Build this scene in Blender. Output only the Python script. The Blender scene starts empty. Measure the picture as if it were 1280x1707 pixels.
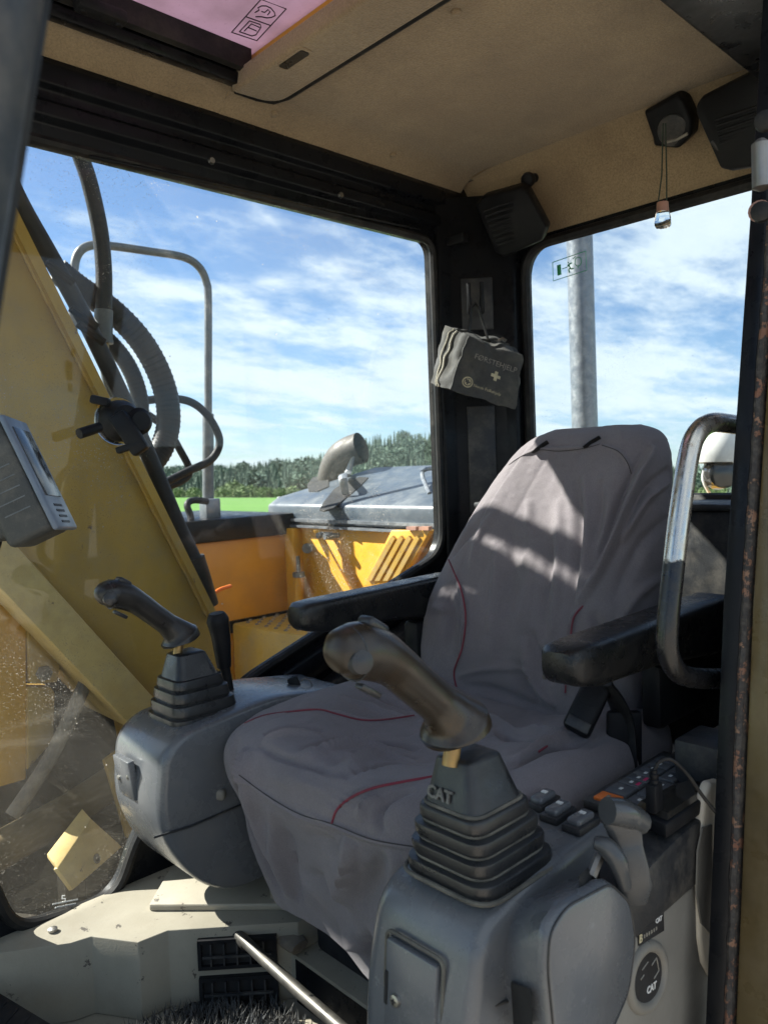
import bpy, bmesh, math, random
import numpy as np
from mathutils import Vector, Matrix, noise
from mathutils.bvhtree import BVHTree
random.seed(7)
R = math.radians
scene = bpy.context.scene
COL = scene.collection

# ------------------------------------------------------------------ camera
FPX, HY = 1290.0, 825.0          # focal length and horizon row of the photograph (1280 px wide)
YAW = R(46.5)                    # angle between the view direction and the machine's rear direction
PITCH = R(3.0)                   # the machine stands 3 degrees nose down
EYE = 2.25                       # eye height above the ground
cam = bpy.data.cameras.new('Camera')
camo = bpy.data.objects.new('Camera', cam)
COL.objects.link(camo)
cam.sensor_fit = 'HORIZONTAL'
cam.sensor_width = 36
cam.lens = 36 * FPX / 1280
cam.shift_y = -(853.5 - HY) / 1280
cam.clip_start = 0.02
cam.clip_end = 6000
cam.dof.use_dof = True
cam.dof.focus_distance = 1.3
cam.dof.aperture_fstop = 11
camo.location = (0, 0, EYE)
camo.rotation_euler = (R(90), 0, YAW - R(90))
scene.camera = camo
# ------------------------------------------------------------------ machine frame: X rear, Y operator's right, Z up, origin at the eye
cs, sn = math.cos(PITCH), math.sin(PITCH)
TILT = Matrix.Translation((0, 0, EYE)) @ Matrix(((cs, 0, -sn, 0), (0, 1, 0, 0), (sn, 0, cs, 0), (0, 0, 0, 1)))
# ------------------------------------------------------------------ sky and sun
SUN_V = Vector((-0.62, 1.0, 1.03))                     # towards the sun, machine frame
SUN = (TILT.to_3x3() @ SUN_V).normalized()
SUN_EL = math.asin(SUN.z)
SUN_ROT = math.atan2(SUN.x, SUN.y)
world = bpy.data.worlds.new('World')
scene.world = world
world.use_nodes = True
wn, wl = world.node_tree.nodes, world.node_tree.links
wn.clear()
w_out = wn.new('ShaderNodeOutputWorld'); w_bg = wn.new('ShaderNodeBackground')
w_sky = wn.new('ShaderNodeTexSky'); w_sky.sky_type = 'NISHITA'; w_sky.sun_disc = False
w_sky.sun_elevation = SUN_EL; w_sky.sun_rotation = SUN_ROT
w_sky.air_density = 1.0; w_sky.dust_density = 0.4; w_sky.ozone_density = 4.5
w_bg.inputs['Strength'].default_value = 0.054
w_tc = wn.new('ShaderNodeTexCoord'); w_sep = wn.new('ShaderNodeSeparateXYZ')
wl.new(w_tc.outputs['Generated'], w_sep.inputs[0])
def wmath(op, a, b=None, c=None, clamp=False):
    n = wn.new('ShaderNodeMath'); n.operation = op; n.use_clamp = clamp
    for i, s in enumerate((a, b, c)):
        if s is None: continue
        if isinstance(s, (int, float)): n.inputs[i].default_value = s
        else: wl.new(s, n.inputs[i])
    return n.outputs[0]
zz = wmath('ADD', wmath('MAXIMUM', w_sep.outputs[2], 0.0), 0.16)
w_cmb = wn.new('ShaderNodeCombineXYZ')
wl.new(wmath('DIVIDE', w_sep.outputs[0], zz), w_cmb.inputs[0])
wl.new(wmath('DIVIDE', w_sep.outputs[1], zz), w_cmb.inputs[1])
def wnoise(scale, detail, rough, loc, stretch):
    mp = wn.new('ShaderNodeMapping'); mp.inputs['Location'].default_value = loc
    mp.inputs['Rotation'].default_value = (0, 0, R(48)); mp.inputs['Scale'].default_value = stretch
    wl.new(w_cmb.outputs[0], mp.inputs['Vector'])
    n = wn.new('ShaderNodeTexNoise'); n.inputs['Scale'].default_value = scale
    n.inputs['Detail'].default_value = detail; n.inputs['Roughness'].default_value = rough
    wl.new(mp.outputs[0], n.inputs['Vector'])
    return n.outputs[0]
def wramp(x, a, b):
    n = wn.new('ShaderNodeMapRange'); n.interpolation_type = 'SMOOTHSTEP'
    wl.new(x, n.inputs[0]); n.inputs[1].default_value = a; n.inputs[2].default_value = b
    return n.outputs[0]
cl_big = wnoise(0.55, 8, 0.62, (5.738, -14.912, 0), (1, 1, 1))
cl_fine = wnoise(1.6, 9, 0.66, (-25.448, -12.220, 0), (1.0, 1.7, 1))
cover = wmath('ADD', wmath('MULTIPLY', cl_big, 0.62), wmath('MULTIPLY', cl_fine, 0.38))
cover = wramp(cover, 0.462, 0.575)
w_mix = wn.new('ShaderNodeMix'); w_mix.data_type = 'RGBA'
w_cc = wn.new('ShaderNodeMix'); w_cc.data_type = 'RGBA'     # thin and thick cloud
w_cc.inputs[6].default_value = (3.9, 4.8, 5.6, 1); w_cc.inputs[7].default_value = (6.8, 7.3, 7.6, 1)
wl.new(cl_fine, w_cc.inputs[0])
wl.new(wmath('MULTIPLY', cover, 0.93), w_mix.inputs[0])
wl.new(w_sky.outputs[0], w_mix.inputs[6]); wl.new(w_cc.outputs[2], w_mix.inputs[7])
wl.new(w_mix.outputs[2], w_bg.inputs['Color']); wl.new(w_bg.outputs[0], w_out.inputs[0])
sun_l = bpy.data.lights.new('Sun', 'SUN'); sun_l.energy = 5.0; sun_l.angle = R(0.53); sun_l.color = (1, 0.94, 0.85)
sun_o = bpy.data.objects.new('Sun', sun_l); COL.objects.link(sun_o)
sun_o.rotation_euler = SUN.to_track_quat('Z', 'Y').to_euler()
sun_o.location = (-20, 20, 30)
vs = scene.view_settings
vs.view_transform = 'Standard'; vs.look = 'None'; vs.exposure = 1.78; vs.gamma = 1; vs.use_curve_mapping = False
scene.cycles.max_bounces = 10; scene.cycles.transparent_max_bounces = 16
scene.cycles.diffuse_bounces = 5

# ------------------------------------------------------------------ pixels to points (machine frame)
def ray(px, py):
    u, v = (px - 640) / FPX, (HY - py) / FPX
    wx = math.cos(YAW) + math.sin(YAW) * u; wy = math.sin(YAW) - math.cos(YAW) * u
    return Vector((wx * cs + v * sn, wy, -wx * sn + v * cs))
def at(px, py, X=None, Y=None, Z=None, D=None):
    r = ray(px, py)
    t = X / r.x if X is not None else Y / r.y if Y is not None else Z / r.z if Z is not None else D
    return r * t
CE = Vector((math.sin(YAW) * cs, -math.cos(YAW), -math.sin(YAW) * sn)).normalized()   # picture right
CU = Vector((sn, 0, cs))                                                                # up
CD = CU.cross(CE).normalized()                                                          # into the picture

# ------------------------------------------------------------------ mesh helpers
def B(): return bmesh.new()
def box(bm, a, b):
    a, b = Vector(a), Vector(b)
    m = Matrix.Translation((a + b) / 2) @ Matrix.Diagonal((abs(b.x - a.x), abs(b.y - a.y), abs(b.z - a.z), 1))
    return bmesh.ops.create_cube(bm, size=1, matrix=m)['verts']
def obox(bm, c, axes, size):
    """box with its own axes (three unit vectors)"""
    m = Matrix.Identity(4)
    for i in range(3):
        for j in range(3): m[j][i] = axes[i][j] * size[i]
        m[i][3] = c[i]
    return bmesh.ops.create_cube(bm, size=1, matrix=m)['verts']
def face(bm, pts):
    return bm.faces.new([bm.verts.new(p) for p in pts])
def loft(bm, loops, cap=True, closed=True):
    vs_ = [[bm.verts.new(p) for p in l] for l in loops]
    n = len(loops[0])
    for a, b in zip(vs_, vs_[1:]):
        for i in range(n if closed else n - 1):
            j = (i + 1) % n
            bm.faces.new((a[i], a[j], b[j], b[i]))
    if cap and closed:
        bm.faces.new(vs_[0][::-1]); bm.faces.new(vs_[-1])
    return vs_
def frame(t):
    t = t.normalized()
    up = Vector((0, 0, 1)) if abs(t.z) < 0.95 else Vector((0, 1, 0))
    a = t.cross(up).normalized()
    return a, t.cross(a).normalized()
def smooth_path(pts, n=6):
    pts = [Vector(p) for p in pts]
    if len(pts) < 3: return pts
    out = []
    for i in range(len(pts) - 1):
        p0, p1, p2, p3 = pts[max(i - 1, 0)], pts[i], pts[i + 1], pts[min(i + 2, len(pts) - 1)]
        for k in range(n):
            t = k / n
            out.append(0.5 * ((2 * p1) + (p2 - p0) * t + (2 * p0 - 5 * p1 + 4 * p2 - p3) * t * t + (3 * p1 - p0 - 3 * p2 + p3) * t ** 3))
    out.append(pts[-1])
    return out
def tube(bm, pts, r, n=12, cap=True, sm=0, flat=1.0):
    if sm:
        k = len(pts); pts2 = smooth_path(pts, sm)
        if not isinstance(r, (int, float)):
            r = [float(np.interp(i / (len(pts2) - 1) * (k - 1), range(k), r)) for i in range(len(pts2))]
        pts = pts2
    pts = [Vector(p) for p in pts]
    rs = [r] * len(pts) if isinstance(r, (int, float)) else r
    a = None; loops = []
    for i, p in enumerate(pts):
        t = (pts[min(i + 1, len(pts) - 1)] - pts[max(i - 1, 0)]).normalized()
        if a is None: a, b = frame(t)
        else:
            a = (a - t * a.dot(t)).normalized(); b = t.cross(a)
        loops.append([p + (a * math.cos(2 * math.pi * k / n) + b * math.sin(2 * math.pi * k / n) * flat) * rs[i] for k in range(n)])
    loft(bm, loops, cap)
def prism(bm, poly, axis, a, b):
    """polygon in the two other axes, extruded along axis 0/1/2"""
    def P(p, h):
        q = list(p); q.insert(axis, h); return Vector(q)
    loft(bm, [[P(p, a) for p in poly], [P(p, b) for p in poly]])
def lathe(bm, c, axis, prof, n=24):
    """prof = [(distance along axis, radius)]"""
    c = Vector(c); axis = Vector(axis).normalized(); a, b = frame(axis)
    loft(bm, [[c + axis * h + (a * math.cos(2 * math.pi * k / n) + b * math.sin(2 * math.pi * k / n)) * max(r, 1e-4) for k in range(n)] for h, r in prof])
def rpoly(pts, r, n=5):
    """round the corners of a polygon of 2-tuples; r a number or a list"""
    out = []; m = len(pts)
    for i in range(m):
        p, a, b = Vector(pts[i]), Vector(pts[i - 1]), Vector(pts[(i + 1) % m])
        rr = r if isinstance(r, (int, float)) else r[i]
        d1, d2 = (a - p), (b - p)
        rr = min(rr, d1.length * 0.49, d2.length * 0.49)
        s, e = p + d1.normalized() * rr, p + d2.normalized() * rr
        for k in range(n + 1):
            t = k / n
            out.append(tuple((1 - t) ** 2 * s + 2 * t * (1 - t) * p + t * t * e))
    return out
def bev(bm, off, seg=2, ang=28):
    bmesh.ops.recalc_face_normals(bm, faces=bm.faces)
    es = [e for e in bm.edges if len(e.link_faces) == 2 and e.calc_face_angle(0) > R(ang)]
    if es: bmesh.ops.bevel(bm, geom=es, offset=off, segments=seg, profile=0.5, affect='EDGES', clamp_overlap=True)
    return bm
BASE = {}
def finish(name, bm, mat, base, sharp=40, world_space=False):
    bmesh.ops.recalc_face_normals(bm, faces=bm.faces)
    me = bpy.data.meshes.new(name)
    bm.to_mesh(me); bm.free()
    me.transform(Matrix.Translation(-Vector(base)))
    me.polygons.foreach_set('use_smooth', [True] * len(me.polygons))
    me.set_sharp_from_angle(angle=R(sharp))
    if isinstance(mat, (list, tuple)):
        for m in mat: me.materials.append(m)
    else: me.materials.append(mat)
    o = bpy.data.objects.new(name, me)
    COL.objects.link(o)
    return o
def thing(name, label, cat, base, group=None, flat=False):
    o = bpy.data.objects.new(name, None); COL.objects.link(o)
    o.empty_display_size = 0.1
    BASE[o.name] = Vector(base)
    o.matrix_world = (Matrix.Identity(4) if flat else TILT) @ Matrix.Translation(Vector(base))
    o['label'] = label; o['category'] = cat
    if group: o['group'] = group
    return o
def part(name, bm, mat, parent, label=None, sharp=40):
    base = BASE[parent.name]
    o = finish(name, bm, mat, base, sharp)
    o.parent = parent; BASE[o.name] = base
    if label: o['label'] = label
    return o
def single(name, bm, mat, label, cat, base, group=None, kind=None, flat=False, sharp=40):
    o = finish(name, bm, mat, base, sharp)
    o.matrix_world = (Matrix.Identity(4) if flat else TILT) @ Matrix.Translation(Vector(base))
    BASE[o.name] = Vector(base)
    if label: o['label'] = label
    if cat: o['category'] = cat
    if group: o['group'] = group
    if kind: o['kind'] = kind
    return o
def text(name, s, size, c, xd, yd, mat, parent, ext=0.0004, bold=0.0, label=None):
    cu = bpy.data.curves.new('txt', 'FONT'); cu.body = s; cu.size = size; cu.extrude = ext; cu.offset = bold
    cu.align_x = 'CENTER'; cu.align_y = 'CENTER'; cu.resolution_u = 2
    tmp = bpy.data.objects.new('txt', cu); COL.objects.link(tmp)
    bpy.context.view_layer.update()
    me = bpy.data.meshes.new_from_object(tmp.evaluated_get(bpy.context.evaluated_depsgraph_get()))
    bpy.data.objects.remove(tmp); bpy.data.curves.remove(cu)
    xd = Vector(xd).normalized(); yd = (Vector(yd) - xd * xd.dot(Vector(yd))).normalized(); zd = xd.cross(yd)
    m = Matrix.Identity(4)
    for i, a in enumerate((xd, yd, zd)):
        for j in range(3): m[j][i] = a[j]
    me.transform(Matrix.Translation(Vector(c)) @ m)
    bm = B(); bm.from_mesh(me); bpy.data.meshes.remove(me)
    return part(name, bm, mat, parent, label)

# ------------------------------------------------------------------ materials
def material(name):
    m = bpy.data.materials.new(name); m.use_nodes = True
    nt = m.node_tree; nt.nodes.clear()
    return m, nt.nodes, nt.links
def nz(N, L, co, scale, detail=5, rough=0.6, stretch=None, dist=0):
    if stretch:
        mp = N.new('ShaderNodeMapping'); mp.inputs['Scale'].default_value = stretch; L.new(co, mp.inputs[0]); co = mp.outputs[0]
    n = N.new('ShaderNodeTexNoise'); n.inputs['Scale'].default_value = scale; n.inputs['Detail'].default_value = detail
    n.inputs['Roughness'].default_value = rough; n.inputs['Distortion'].default_value = dist
    L.new(co, n.inputs['Vector']); return n.outputs[0]
def rng(N, L, x, a, b, c=0.0, d=1.0):
    n = N.new('ShaderNodeMapRange'); n.interpolation_type = 'SMOOTHSTEP'
    L.new(x, n.inputs[0])
    for i, v in enumerate((a, b, c, d)): n.inputs[1 + i].default_value = v
    return n.outputs[0]
def mixc(N, L, f, a, b):
    n = N.new('ShaderNodeMix'); n.data_type = 'RGBA'
    for i, v in ((0, f), (6, a), (7, b)):
        if isinstance(v, (int, float)): n.inputs[i].default_value = v
        elif isinstance(v, tuple): n.inputs[i].default_value = (*v[:3], 1)
        else: L.new(v, n.inputs[i])
    return n.outputs[2]
def mth(N, L, op, a, b):
    n = N.new('ShaderNodeMath'); n.operation = op; n.use_clamp = False
    for i, v in enumerate((a, b)):
        if isinstance(v, (int, float)): n.inputs[i].default_value = v
        else: L.new(v, n.inputs[i])
    return n.outputs[0]
def solid(name, c1, c2=None, rough=0.5, rvar=0.12, metal=0, scale=9, dust=0.0, dustc=(0.32, 0.28, 0.22), dscale=14,
          grain=0.0, gscale=300, bump=0.0, bscale=120, spec=0.5, coat=0, wear=None, wscale=18, wlo=0.62, whi=0.68, sheen=0, stretch=None, bump2=0, b2scale=12, scratch=0.0):
    m, N, L = material(name)
    out = N.new('ShaderNodeOutputMaterial'); p = N.new('ShaderNodeBsdfPrincipled')
    tc = N.new('ShaderNodeTexCoord'); co = tc.outputs['Object']
    c2 = c2 or tuple(x * 0.75 for x in c1)
    col = mixc(N, L, rng(N, L, nz(N, L, co, scale, 6, 0.62, stretch), 0.3, 0.7), c1, c2)
    rgh = rng(N, L, nz(N, L, co, scale * 2.7, 5), 0.3, 0.7, max(rough - rvar, 0.03), min(rough + rvar, 1))
    if wear:
        f = rng(N, L, nz(N, L, co, wscale, 8, 0.72), wlo, whi)
        col = mixc(N, L, f, col, wear)
    if dust:
        d = rng(N, L, nz(N, L, co, dscale, 9, 0.75), 0.42, 0.72, 0, dust)
        sp = rng(N, L, nz(N, L, co, dscale * 22, 3, 0.8), 0.60, 0.72, 0, dust * 0.8)
        f = mth(N, L, 'MAXIMUM', d, sp)
        col = mixc(N, L, f, col, dustc)
        rgh = mth(N, L, 'ADD', rgh, mth(N, L, 'MULTIPLY', f, 0.4))
    if scratch:
        s1 = rng(N, L, nz(N, L, co, 60, 3, 0.5, (1, 9, 1)), 0.70, 0.74, 0, scratch)
        s2 = rng(N, L, nz(N, L, co, 50, 3, 0.5, (11, 1.3, 3)), 0.70, 0.74, 0, scratch)
        col = mixc(N, L, mth(N, L, 'MAXIMUM', s1, s2), col, tuple(min(1, x * 2.2 + 0.06) for x in c1))
    if grain:
        g_ = rng(N, L, nz(N, L, co, gscale, 3, 0.7), 0.3, 0.7, 0, grain)
        col = mixc(N, L, g_, col, tuple(x * 0.35 for x in c1))
    L.new(col, p.inputs['Base Color']); L.new(rgh, p.inputs['Roughness'])
    p.inputs['Metallic'].default_value = metal; p.inputs['Specular IOR Level'].default_value = spec
    p.inputs['Coat Weight'].default_value = coat; p.inputs['Coat Roughness'].default_value = 0.12
    if sheen: p.inputs['Sheen Weight'].default_value = sheen; p.inputs['Sheen Roughness'].default_value = 0.5
    nrm = None
    for st, sc in ((bump, bscale), (bump2, b2scale)):
        if st:
            b = N.new('ShaderNodeBump'); b.inputs['Strength'].default_value = st; b.inputs['Distance'].default_value = 0.004
            L.new(nz(N, L, co, sc, 4, 0.6), b.inputs['Height'])
            if nrm: L.new(nrm, b.inputs['Normal'])
            nrm = b.outputs[0]
    if nrm: L.new(nrm, p.inputs['Normal'])
    L.new(p.outputs[0], out.inputs[0])
    return m
def glass(name, tint=(0.90, 0.95, 0.96), dust=0.06, speck=0.5, smear=0.10, refl=1.0):
    """a clear pane with dust film, specks and wipe smears"""
    m, N, L = material(name)
    out = N.new('ShaderNodeOutputMaterial'); tc = N.new('ShaderNodeTexCoord'); co = tc.outputs['Object']
    tr = N.new('ShaderNodeBsdfTransparent'); tr.inputs[0].default_value = (*tint, 1)
    gl = N.new('ShaderNodeBsdfGlossy'); gl.inputs['Roughness'].default_value = 0.015
    fr = N.new('ShaderNodeFresnel'); fr.inputs[0].default_value = 1.4
    ge = N.new('ShaderNodeNewGeometry')                    # reflect at the face the ray enters; no total reflection inside the thin sheet
    front = mth(N, L, 'SUBTRACT', 1.0, ge.outputs['Backfacing'])
    a = N.new('ShaderNodeMixShader'); L.new(mth(N, L, 'MULTIPLY', mth(N, L, 'MULTIPLY', fr.outputs[0], front), refl), a.inputs[0]); L.new(tr.outputs[0], a.inputs[1]); L.new(gl.outputs[0], a.inputs[2])
    df = N.new('ShaderNodeBsdfDiffuse'); df.inputs[0].default_value = (0.55, 0.52, 0.46, 1)
    tl = N.new('ShaderNodeBsdfTranslucent'); tl.inputs[0].default_value = (0.55, 0.52, 0.46, 1)
    dd = N.new('ShaderNodeMixShader'); dd.inputs[0].default_value = 0.55; L.new(df.outputs[0], dd.inputs[1]); L.new(tl.outputs[0], dd.inputs[2])
    film = rng(N, L, nz(N, L, co, 2.6, 6, 0.6), 0.35, 0.75, dust * 0.3, dust)
    sm = rng(N, L, nz(N, L, co, 3.2, 6, 0.65, (1, 1, 3.0), 1.2), 0.56, 0.78, 0, smear)
    area = rng(N, L, nz(N, L, co, 2.1, 4, 0.6), 0.46, 0.70)
    spk = rng(N, L, nz(N, L, co, 330, 2, 0.6), 0.63, 0.70, 0, speck)
    spk = mth(N, L, 'MULTIPLY', spk, mth(N, L, 'ADD', mth(N, L, 'MULTIPLY', area, 0.9), 0.10))
    big = rng(N, L, nz(N, L, co, 75, 2, 0.5), 0.76, 0.79, 0, speck * 0.8)
    f = mth(N, L, 'MAXIMUM', mth(N, L, 'ADD', film, sm), mth(N, L, 'MAXIMUM', spk, big))
    c = N.new('ShaderNodeMixShader'); L.new(f, c.inputs[0]); L.new(a.outputs[0], c.inputs[1]); L.new(dd.outputs[0], c.inputs[2])
    L.new(c.outputs[0], out.inputs[0])
    return m
M = {}
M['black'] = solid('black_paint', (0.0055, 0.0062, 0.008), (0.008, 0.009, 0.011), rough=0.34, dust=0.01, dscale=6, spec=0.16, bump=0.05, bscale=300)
M['rubber'] = solid('black_rubber', (0.009, 0.009, 0.010), rough=0.6, spec=0.3, dust=0.08, bump=0.1, bscale=200)
M['plastic'] = solid('black_plastic', (0.0075, 0.008, 0.010), (0.010, 0.011, 0.013), rough=0.5, spec=0.2, dust=0.02, bump=0.18, bscale=420)
M['arm'] = solid('armrest_vinyl', (0.009, 0.010, 0.011), rough=0.3, spec=0.4, dust=0.05, dscale=20, bump=0.22, bscale=380, scratch=0.25)
M['velour'] = solid('tan_velour', (0.43, 0.315, 0.18), (0.33, 0.235, 0.135), grain=0.5, gscale=230, rough=0.95, rvar=0.04, scale=5, dust=0.35, dustc=(0.20, 0.145, 0.09), dscale=7, bump=0.9, bscale=260, sheen=0.25, bump2=0.25, b2scale=30)
M['fabric'] = solid('grey_cover', (0.215, 0.188, 0.200), (0.165, 0.145, 0.156), grain=0.3, gscale=420, rough=0.92, rvar=0.05, scale=5, dust=0.28, dustc=(0.22, 0.20, 0.19), dscale=6, bump=0.5, bscale=1100, sheen=0.15, bump2=0.35, b2scale=26)
M['piping'] = solid('red_piping', (0.20, 0.022, 0.040), (0.12, 0.018, 0.030), rough=0.7)
M['seam'] = solid('dark_thread', (0.045, 0.04, 0.042), rough=0.9)
M['console'] = solid('grey_console_plastic', (0.115, 0.122, 0.133), (0.092, 0.098, 0.108), grain=0.10, gscale=400, rough=0.24, rvar=0.08, scale=6, dust=0.18, dustc=(0.20, 0.19, 0.17), dscale=9, bump=0.10, bscale=700, scratch=0.22, coat=0.15)
M['console_d'] = solid('dark_console_plastic', (0.016, 0.018, 0.022), rough=0.5, dust=0.2, bump=0.2, bscale=500)
M['boot'] = solid('rubber_bellows', (0.013, 0.014, 0.016), (0.018, 0.019, 0.021), rough=0.33, dust=0.16, dustc=(0.12, 0.115, 0.10), dscale=11, bump=0.12, bscale=300)
M['lever'] = solid('cast_grey_lever', (0.055, 0.058, 0.062), (0.042, 0.045, 0.048), rough=0.3, dust=0.15, dustc=(0.14, 0.135, 0.12), dscale=14)
M['boot_dust'] = solid('dust_in_folds', (0.15, 0.14, 0.115), (0.06, 0.058, 0.05), rough=0.9, scale=22)
M['grip'] = solid('worn_grip', (0.034, 0.024, 0.015), (0.020, 0.015, 0.011), rough=0.33, rvar=0.07, scale=14, dust=0.03, bump=0.05, bscale=260, wear=(0.075, 0.044, 0.018), wscale=16, wlo=0.55, whi=0.8)
M['grip_d'] = solid('dark_grip', (0.022, 0.020, 0.019), (0.015, 0.014, 0.013), rough=0.34, dust=0.05, bump=0.10, bscale=260)
M['button'] = solid('grip_button', (0.03, 0.03, 0.032), rough=0.35)
M['beige'] = solid('beige_panel', (0.31, 0.28, 0.22), (0.25, 0.225, 0.175), rough=0.55, scale=4, dust=0.5, dustc=(0.22, 0.185, 0.135), dscale=7, stretch=(1, 1, .35), wear=(0.06, 0.05, 0.042), wscale=30, wlo=0.62, whi=0.65, bump=0.1, bscale=300)
M['cream'] = solid('cream_plastic', (0.70, 0.63, 0.50), (0.62, 0.55, 0.43), rough=0.45, dust=0.12)
M['greypanel'] = solid('grey_beige_panel', (0.20, 0.19, 0.165), (0.16, 0.15, 0.13), rough=0.6, dust=0.3, dustc=(0.14, 0.13, 0.11))
M['steel'] = solid('scuffed_steel', (0.30, 0.285, 0.265), (0.20, 0.185, 0.165), rough=0.45, metal=1, wear=(0.22, 0.15, 0.10), wscale=40, wlo=0.60, whi=0.72)
M['rod'] = solid('dull_plated_rod', (0.12, 0.115, 0.105), (0.07, 0.066, 0.06), rough=0.42, metal=0.7, dust=0.3, dustc=(0.22, 0.19, 0.15), dscale=30)
M['screw'] = solid('screw_steel', (0.42, 0.41, 0.39), rough=0.35, metal=1, dust=0.3)
M['yellow'] = solid('yellow_paint', (0.62, 0.33, 0.028), (0.56, 0.28, 0.02), rough=0.4, scale=3, dust=0.30, dustc=(0.42, 0.30, 0.12), dscale=5, wear=(0.20, 0.10, 0.04), wscale=30, wlo=0.70, whi=0.74)
M['yellow_old'] = solid('weathered_yellow', (0.46, 0.275, 0.036), (0.33, 0.195, 0.03), rough=0.5, scale=4, stretch=(1, 1, .3), dust=0.6, dustc=(0.27, 0.21, 0.11), dscale=8, wear=(0.12, 0.07, 0.04), wscale=24, wlo=0.64, whi=0.70)
M['yellow_pale'] = solid('pale_sunlit_yellow', (0.60, 0.44, 0.17), (0.50, 0.35, 0.12), rough=0.6, scale=14, dust=0.4, dustc=(0.34, 0.27, 0.16), dscale=20, wear=(0.20, 0.14, 0.07), wscale=60, wlo=0.62, whi=0.68)
M['reflect_olive'] = solid('reflected_olive', (0.16, 0.11, 0.04), (0.09, 0.065, 0.03), rough=0.7, scale=6, dust=0.5, dustc=(0.14, 0.11, 0.06), dscale=8)
M['orange_shaded'] = solid('shaded_orange_brown', (0.56, 0.25, 0.02), (0.45, 0.19, 0.018), rough=0.45, scale=3, dust=0.3, dustc=(0.22, 0.14, 0.06), dscale=4)
M['hood'] = solid('dusty_grey_hood', (0.06, 0.078, 0.10), (0.045, 0.06, 0.078), rough=0.42, scale=4, dust=0.45, dustc=(0.22, 0.235, 0.24), dscale=5, scratch=0.5)
M['hose'] = solid('hydraulic_hose', (0.014, 0.015, 0.017), (0.020, 0.021, 0.023), rough=0.5, spec=0.25, dust=0.14, dustc=(0.09, 0.095, 0.095), dscale=16, bump=0.3, bscale=160)
M['rail'] = solid('grey_handrail', (0.10, 0.115, 0.125), (0.07, 0.08, 0.09), rough=0.45, dust=0.45, dustc=(0.26, 0.26, 0.25), dscale=20, wear=(0.16, 0.09, 0.05), wscale=30, wlo=0.64, whi=0.7)
M['exhaust'] = solid('exhaust_steel', (0.075, 0.066, 0.058), (0.045, 0.04, 0.035), rough=0.6, metal=0.2, wear=(0.20, 0.09, 0.05), wscale=12, wlo=0.6, whi=0.75, dust=0.2)
M['stack'] = solid('galvanised_post', (0.20, 0.22, 0.245), (0.15, 0.165, 0.19), rough=0.4, metal=0.5, scale=20, dust=0.35, dustc=(0.5, 0.5, 0.48), dscale=18)
M['brass'] = solid('brass_fitting', (0.42, 0.27, 0.10), rough=0.4, metal=0.8, dust=0.3)
M['rust'] = solid('flaking_rust', (0.16, 0.07, 0.04), (0.26, 0.17, 0.11), rough=0.75, scale=30, wear=(0.012, 0.012, 0.013), wscale=60, wlo=0.42, whi=0.47, dust=0.2, dustc=(0.35, 0.30, 0.24), dscale=60, bump=0.8, bscale=90)
M['pinkrust'] = solid('worn_primer', (0.42, 0.22, 0.15), (0.26, 0.13, 0.11), rough=0.5, scale=14, dust=0.2)
M['skin'] = solid('dull_brown_yellow_skin', (0.105, 0.072, 0.024), (0.07, 0.05, 0.02), rough=0.3, scale=6, dust=0.3, dustc=(0.20, 0.15, 0.08), dscale=9, wear=(0.05, 0.035, 0.025), wscale=22, wlo=0.66, whi=0.72)
M['bag'] = solid('faded_bag_canvas', (0.05, 0.05, 0.048), (0.036, 0.036, 0.036), rough=0.85, dust=0.35, dustc=(0.22, 0.20, 0.15), dscale=8, bump=0.35, bscale=700)
M['bagtrim'] = solid('bag_piping', (0.42, 0.39, 0.31), rough=0.7)
M['print'] = solid('faded_print', (0.26, 0.24, 0.20), (0.17, 0.16, 0.14), rough=0.8, scale=60)
M['print2'] = solid('pale_print', (0.50, 0.44, 0.28), rough=0.8, scale=60)
M['white'] = solid('white_print', (0.72, 0.72, 0.70), rough=0.5)
M['emboss'] = solid('scuffed_lettering', (0.13, 0.13, 0.125), (0.06, 0.06, 0.06), rough=0.55, scale=60)
M['ink'] = solid('dark_ink', (0.012, 0.012, 0.014), rough=0.6)
M['green'] = solid('sign_green', (0.04, 0.33, 0.14), rough=0.5)
M['orange'] = solid('orange_key', (0.75, 0.17, 0.02), rough=0.4, dust=0.1)
M['key'] = solid('rubber_key', (0.075, 0.082, 0.095), (0.06, 0.066, 0.078), rough=0.5, dust=0.2)
M['pink'] = solid('pink_print', (0.6, 0.04, 0.14), rough=0.5)
M['blue'] = solid('blue_print', (0.04, 0.09, 0.42), rough=0.5)
M['bezel'] = solid('silver_blue_bezel', (0.13, 0.165, 0.22), (0.11, 0.14, 0.19), rough=0.4, dust=0.15)
M['monitor'] = solid('grey_monitor_case', (0.042, 0.044, 0.043), (0.034, 0.036, 0.035), rough=0.55, dust=0.3, bump=0.2, bscale=500)
M['lcd'] = solid('dark_screen', (0.03, 0.028, 0.025), rough=0.12, spec=0.7)
M['bristle'] = solid('mat_bristle', (0.045, 0.047, 0.05), (0.07, 0.07, 0.07), rough=0.6, scale=40, dust=0.5, dustc=(0.22, 0.20, 0.17), dscale=30)
M['dirt'] = solid('dusty_steel_bracket', (0.17, 0.145, 0.11), (0.10, 0.085, 0.07), rough=0.85, scale=12, dust=0.7, dustc=(0.30, 0.24, 0.17), dscale=14, bump=0.5, bscale=60)
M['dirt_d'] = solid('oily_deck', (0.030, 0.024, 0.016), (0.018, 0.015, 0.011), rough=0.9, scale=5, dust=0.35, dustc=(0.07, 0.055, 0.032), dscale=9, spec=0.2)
M['cord'] = solid('green_cord', (0.03, 0.05, 0.035), rough=0.8)
M['darkhole'] = solid('dark_recess', (0.008, 0.008, 0.009), rough=0.8)
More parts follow.
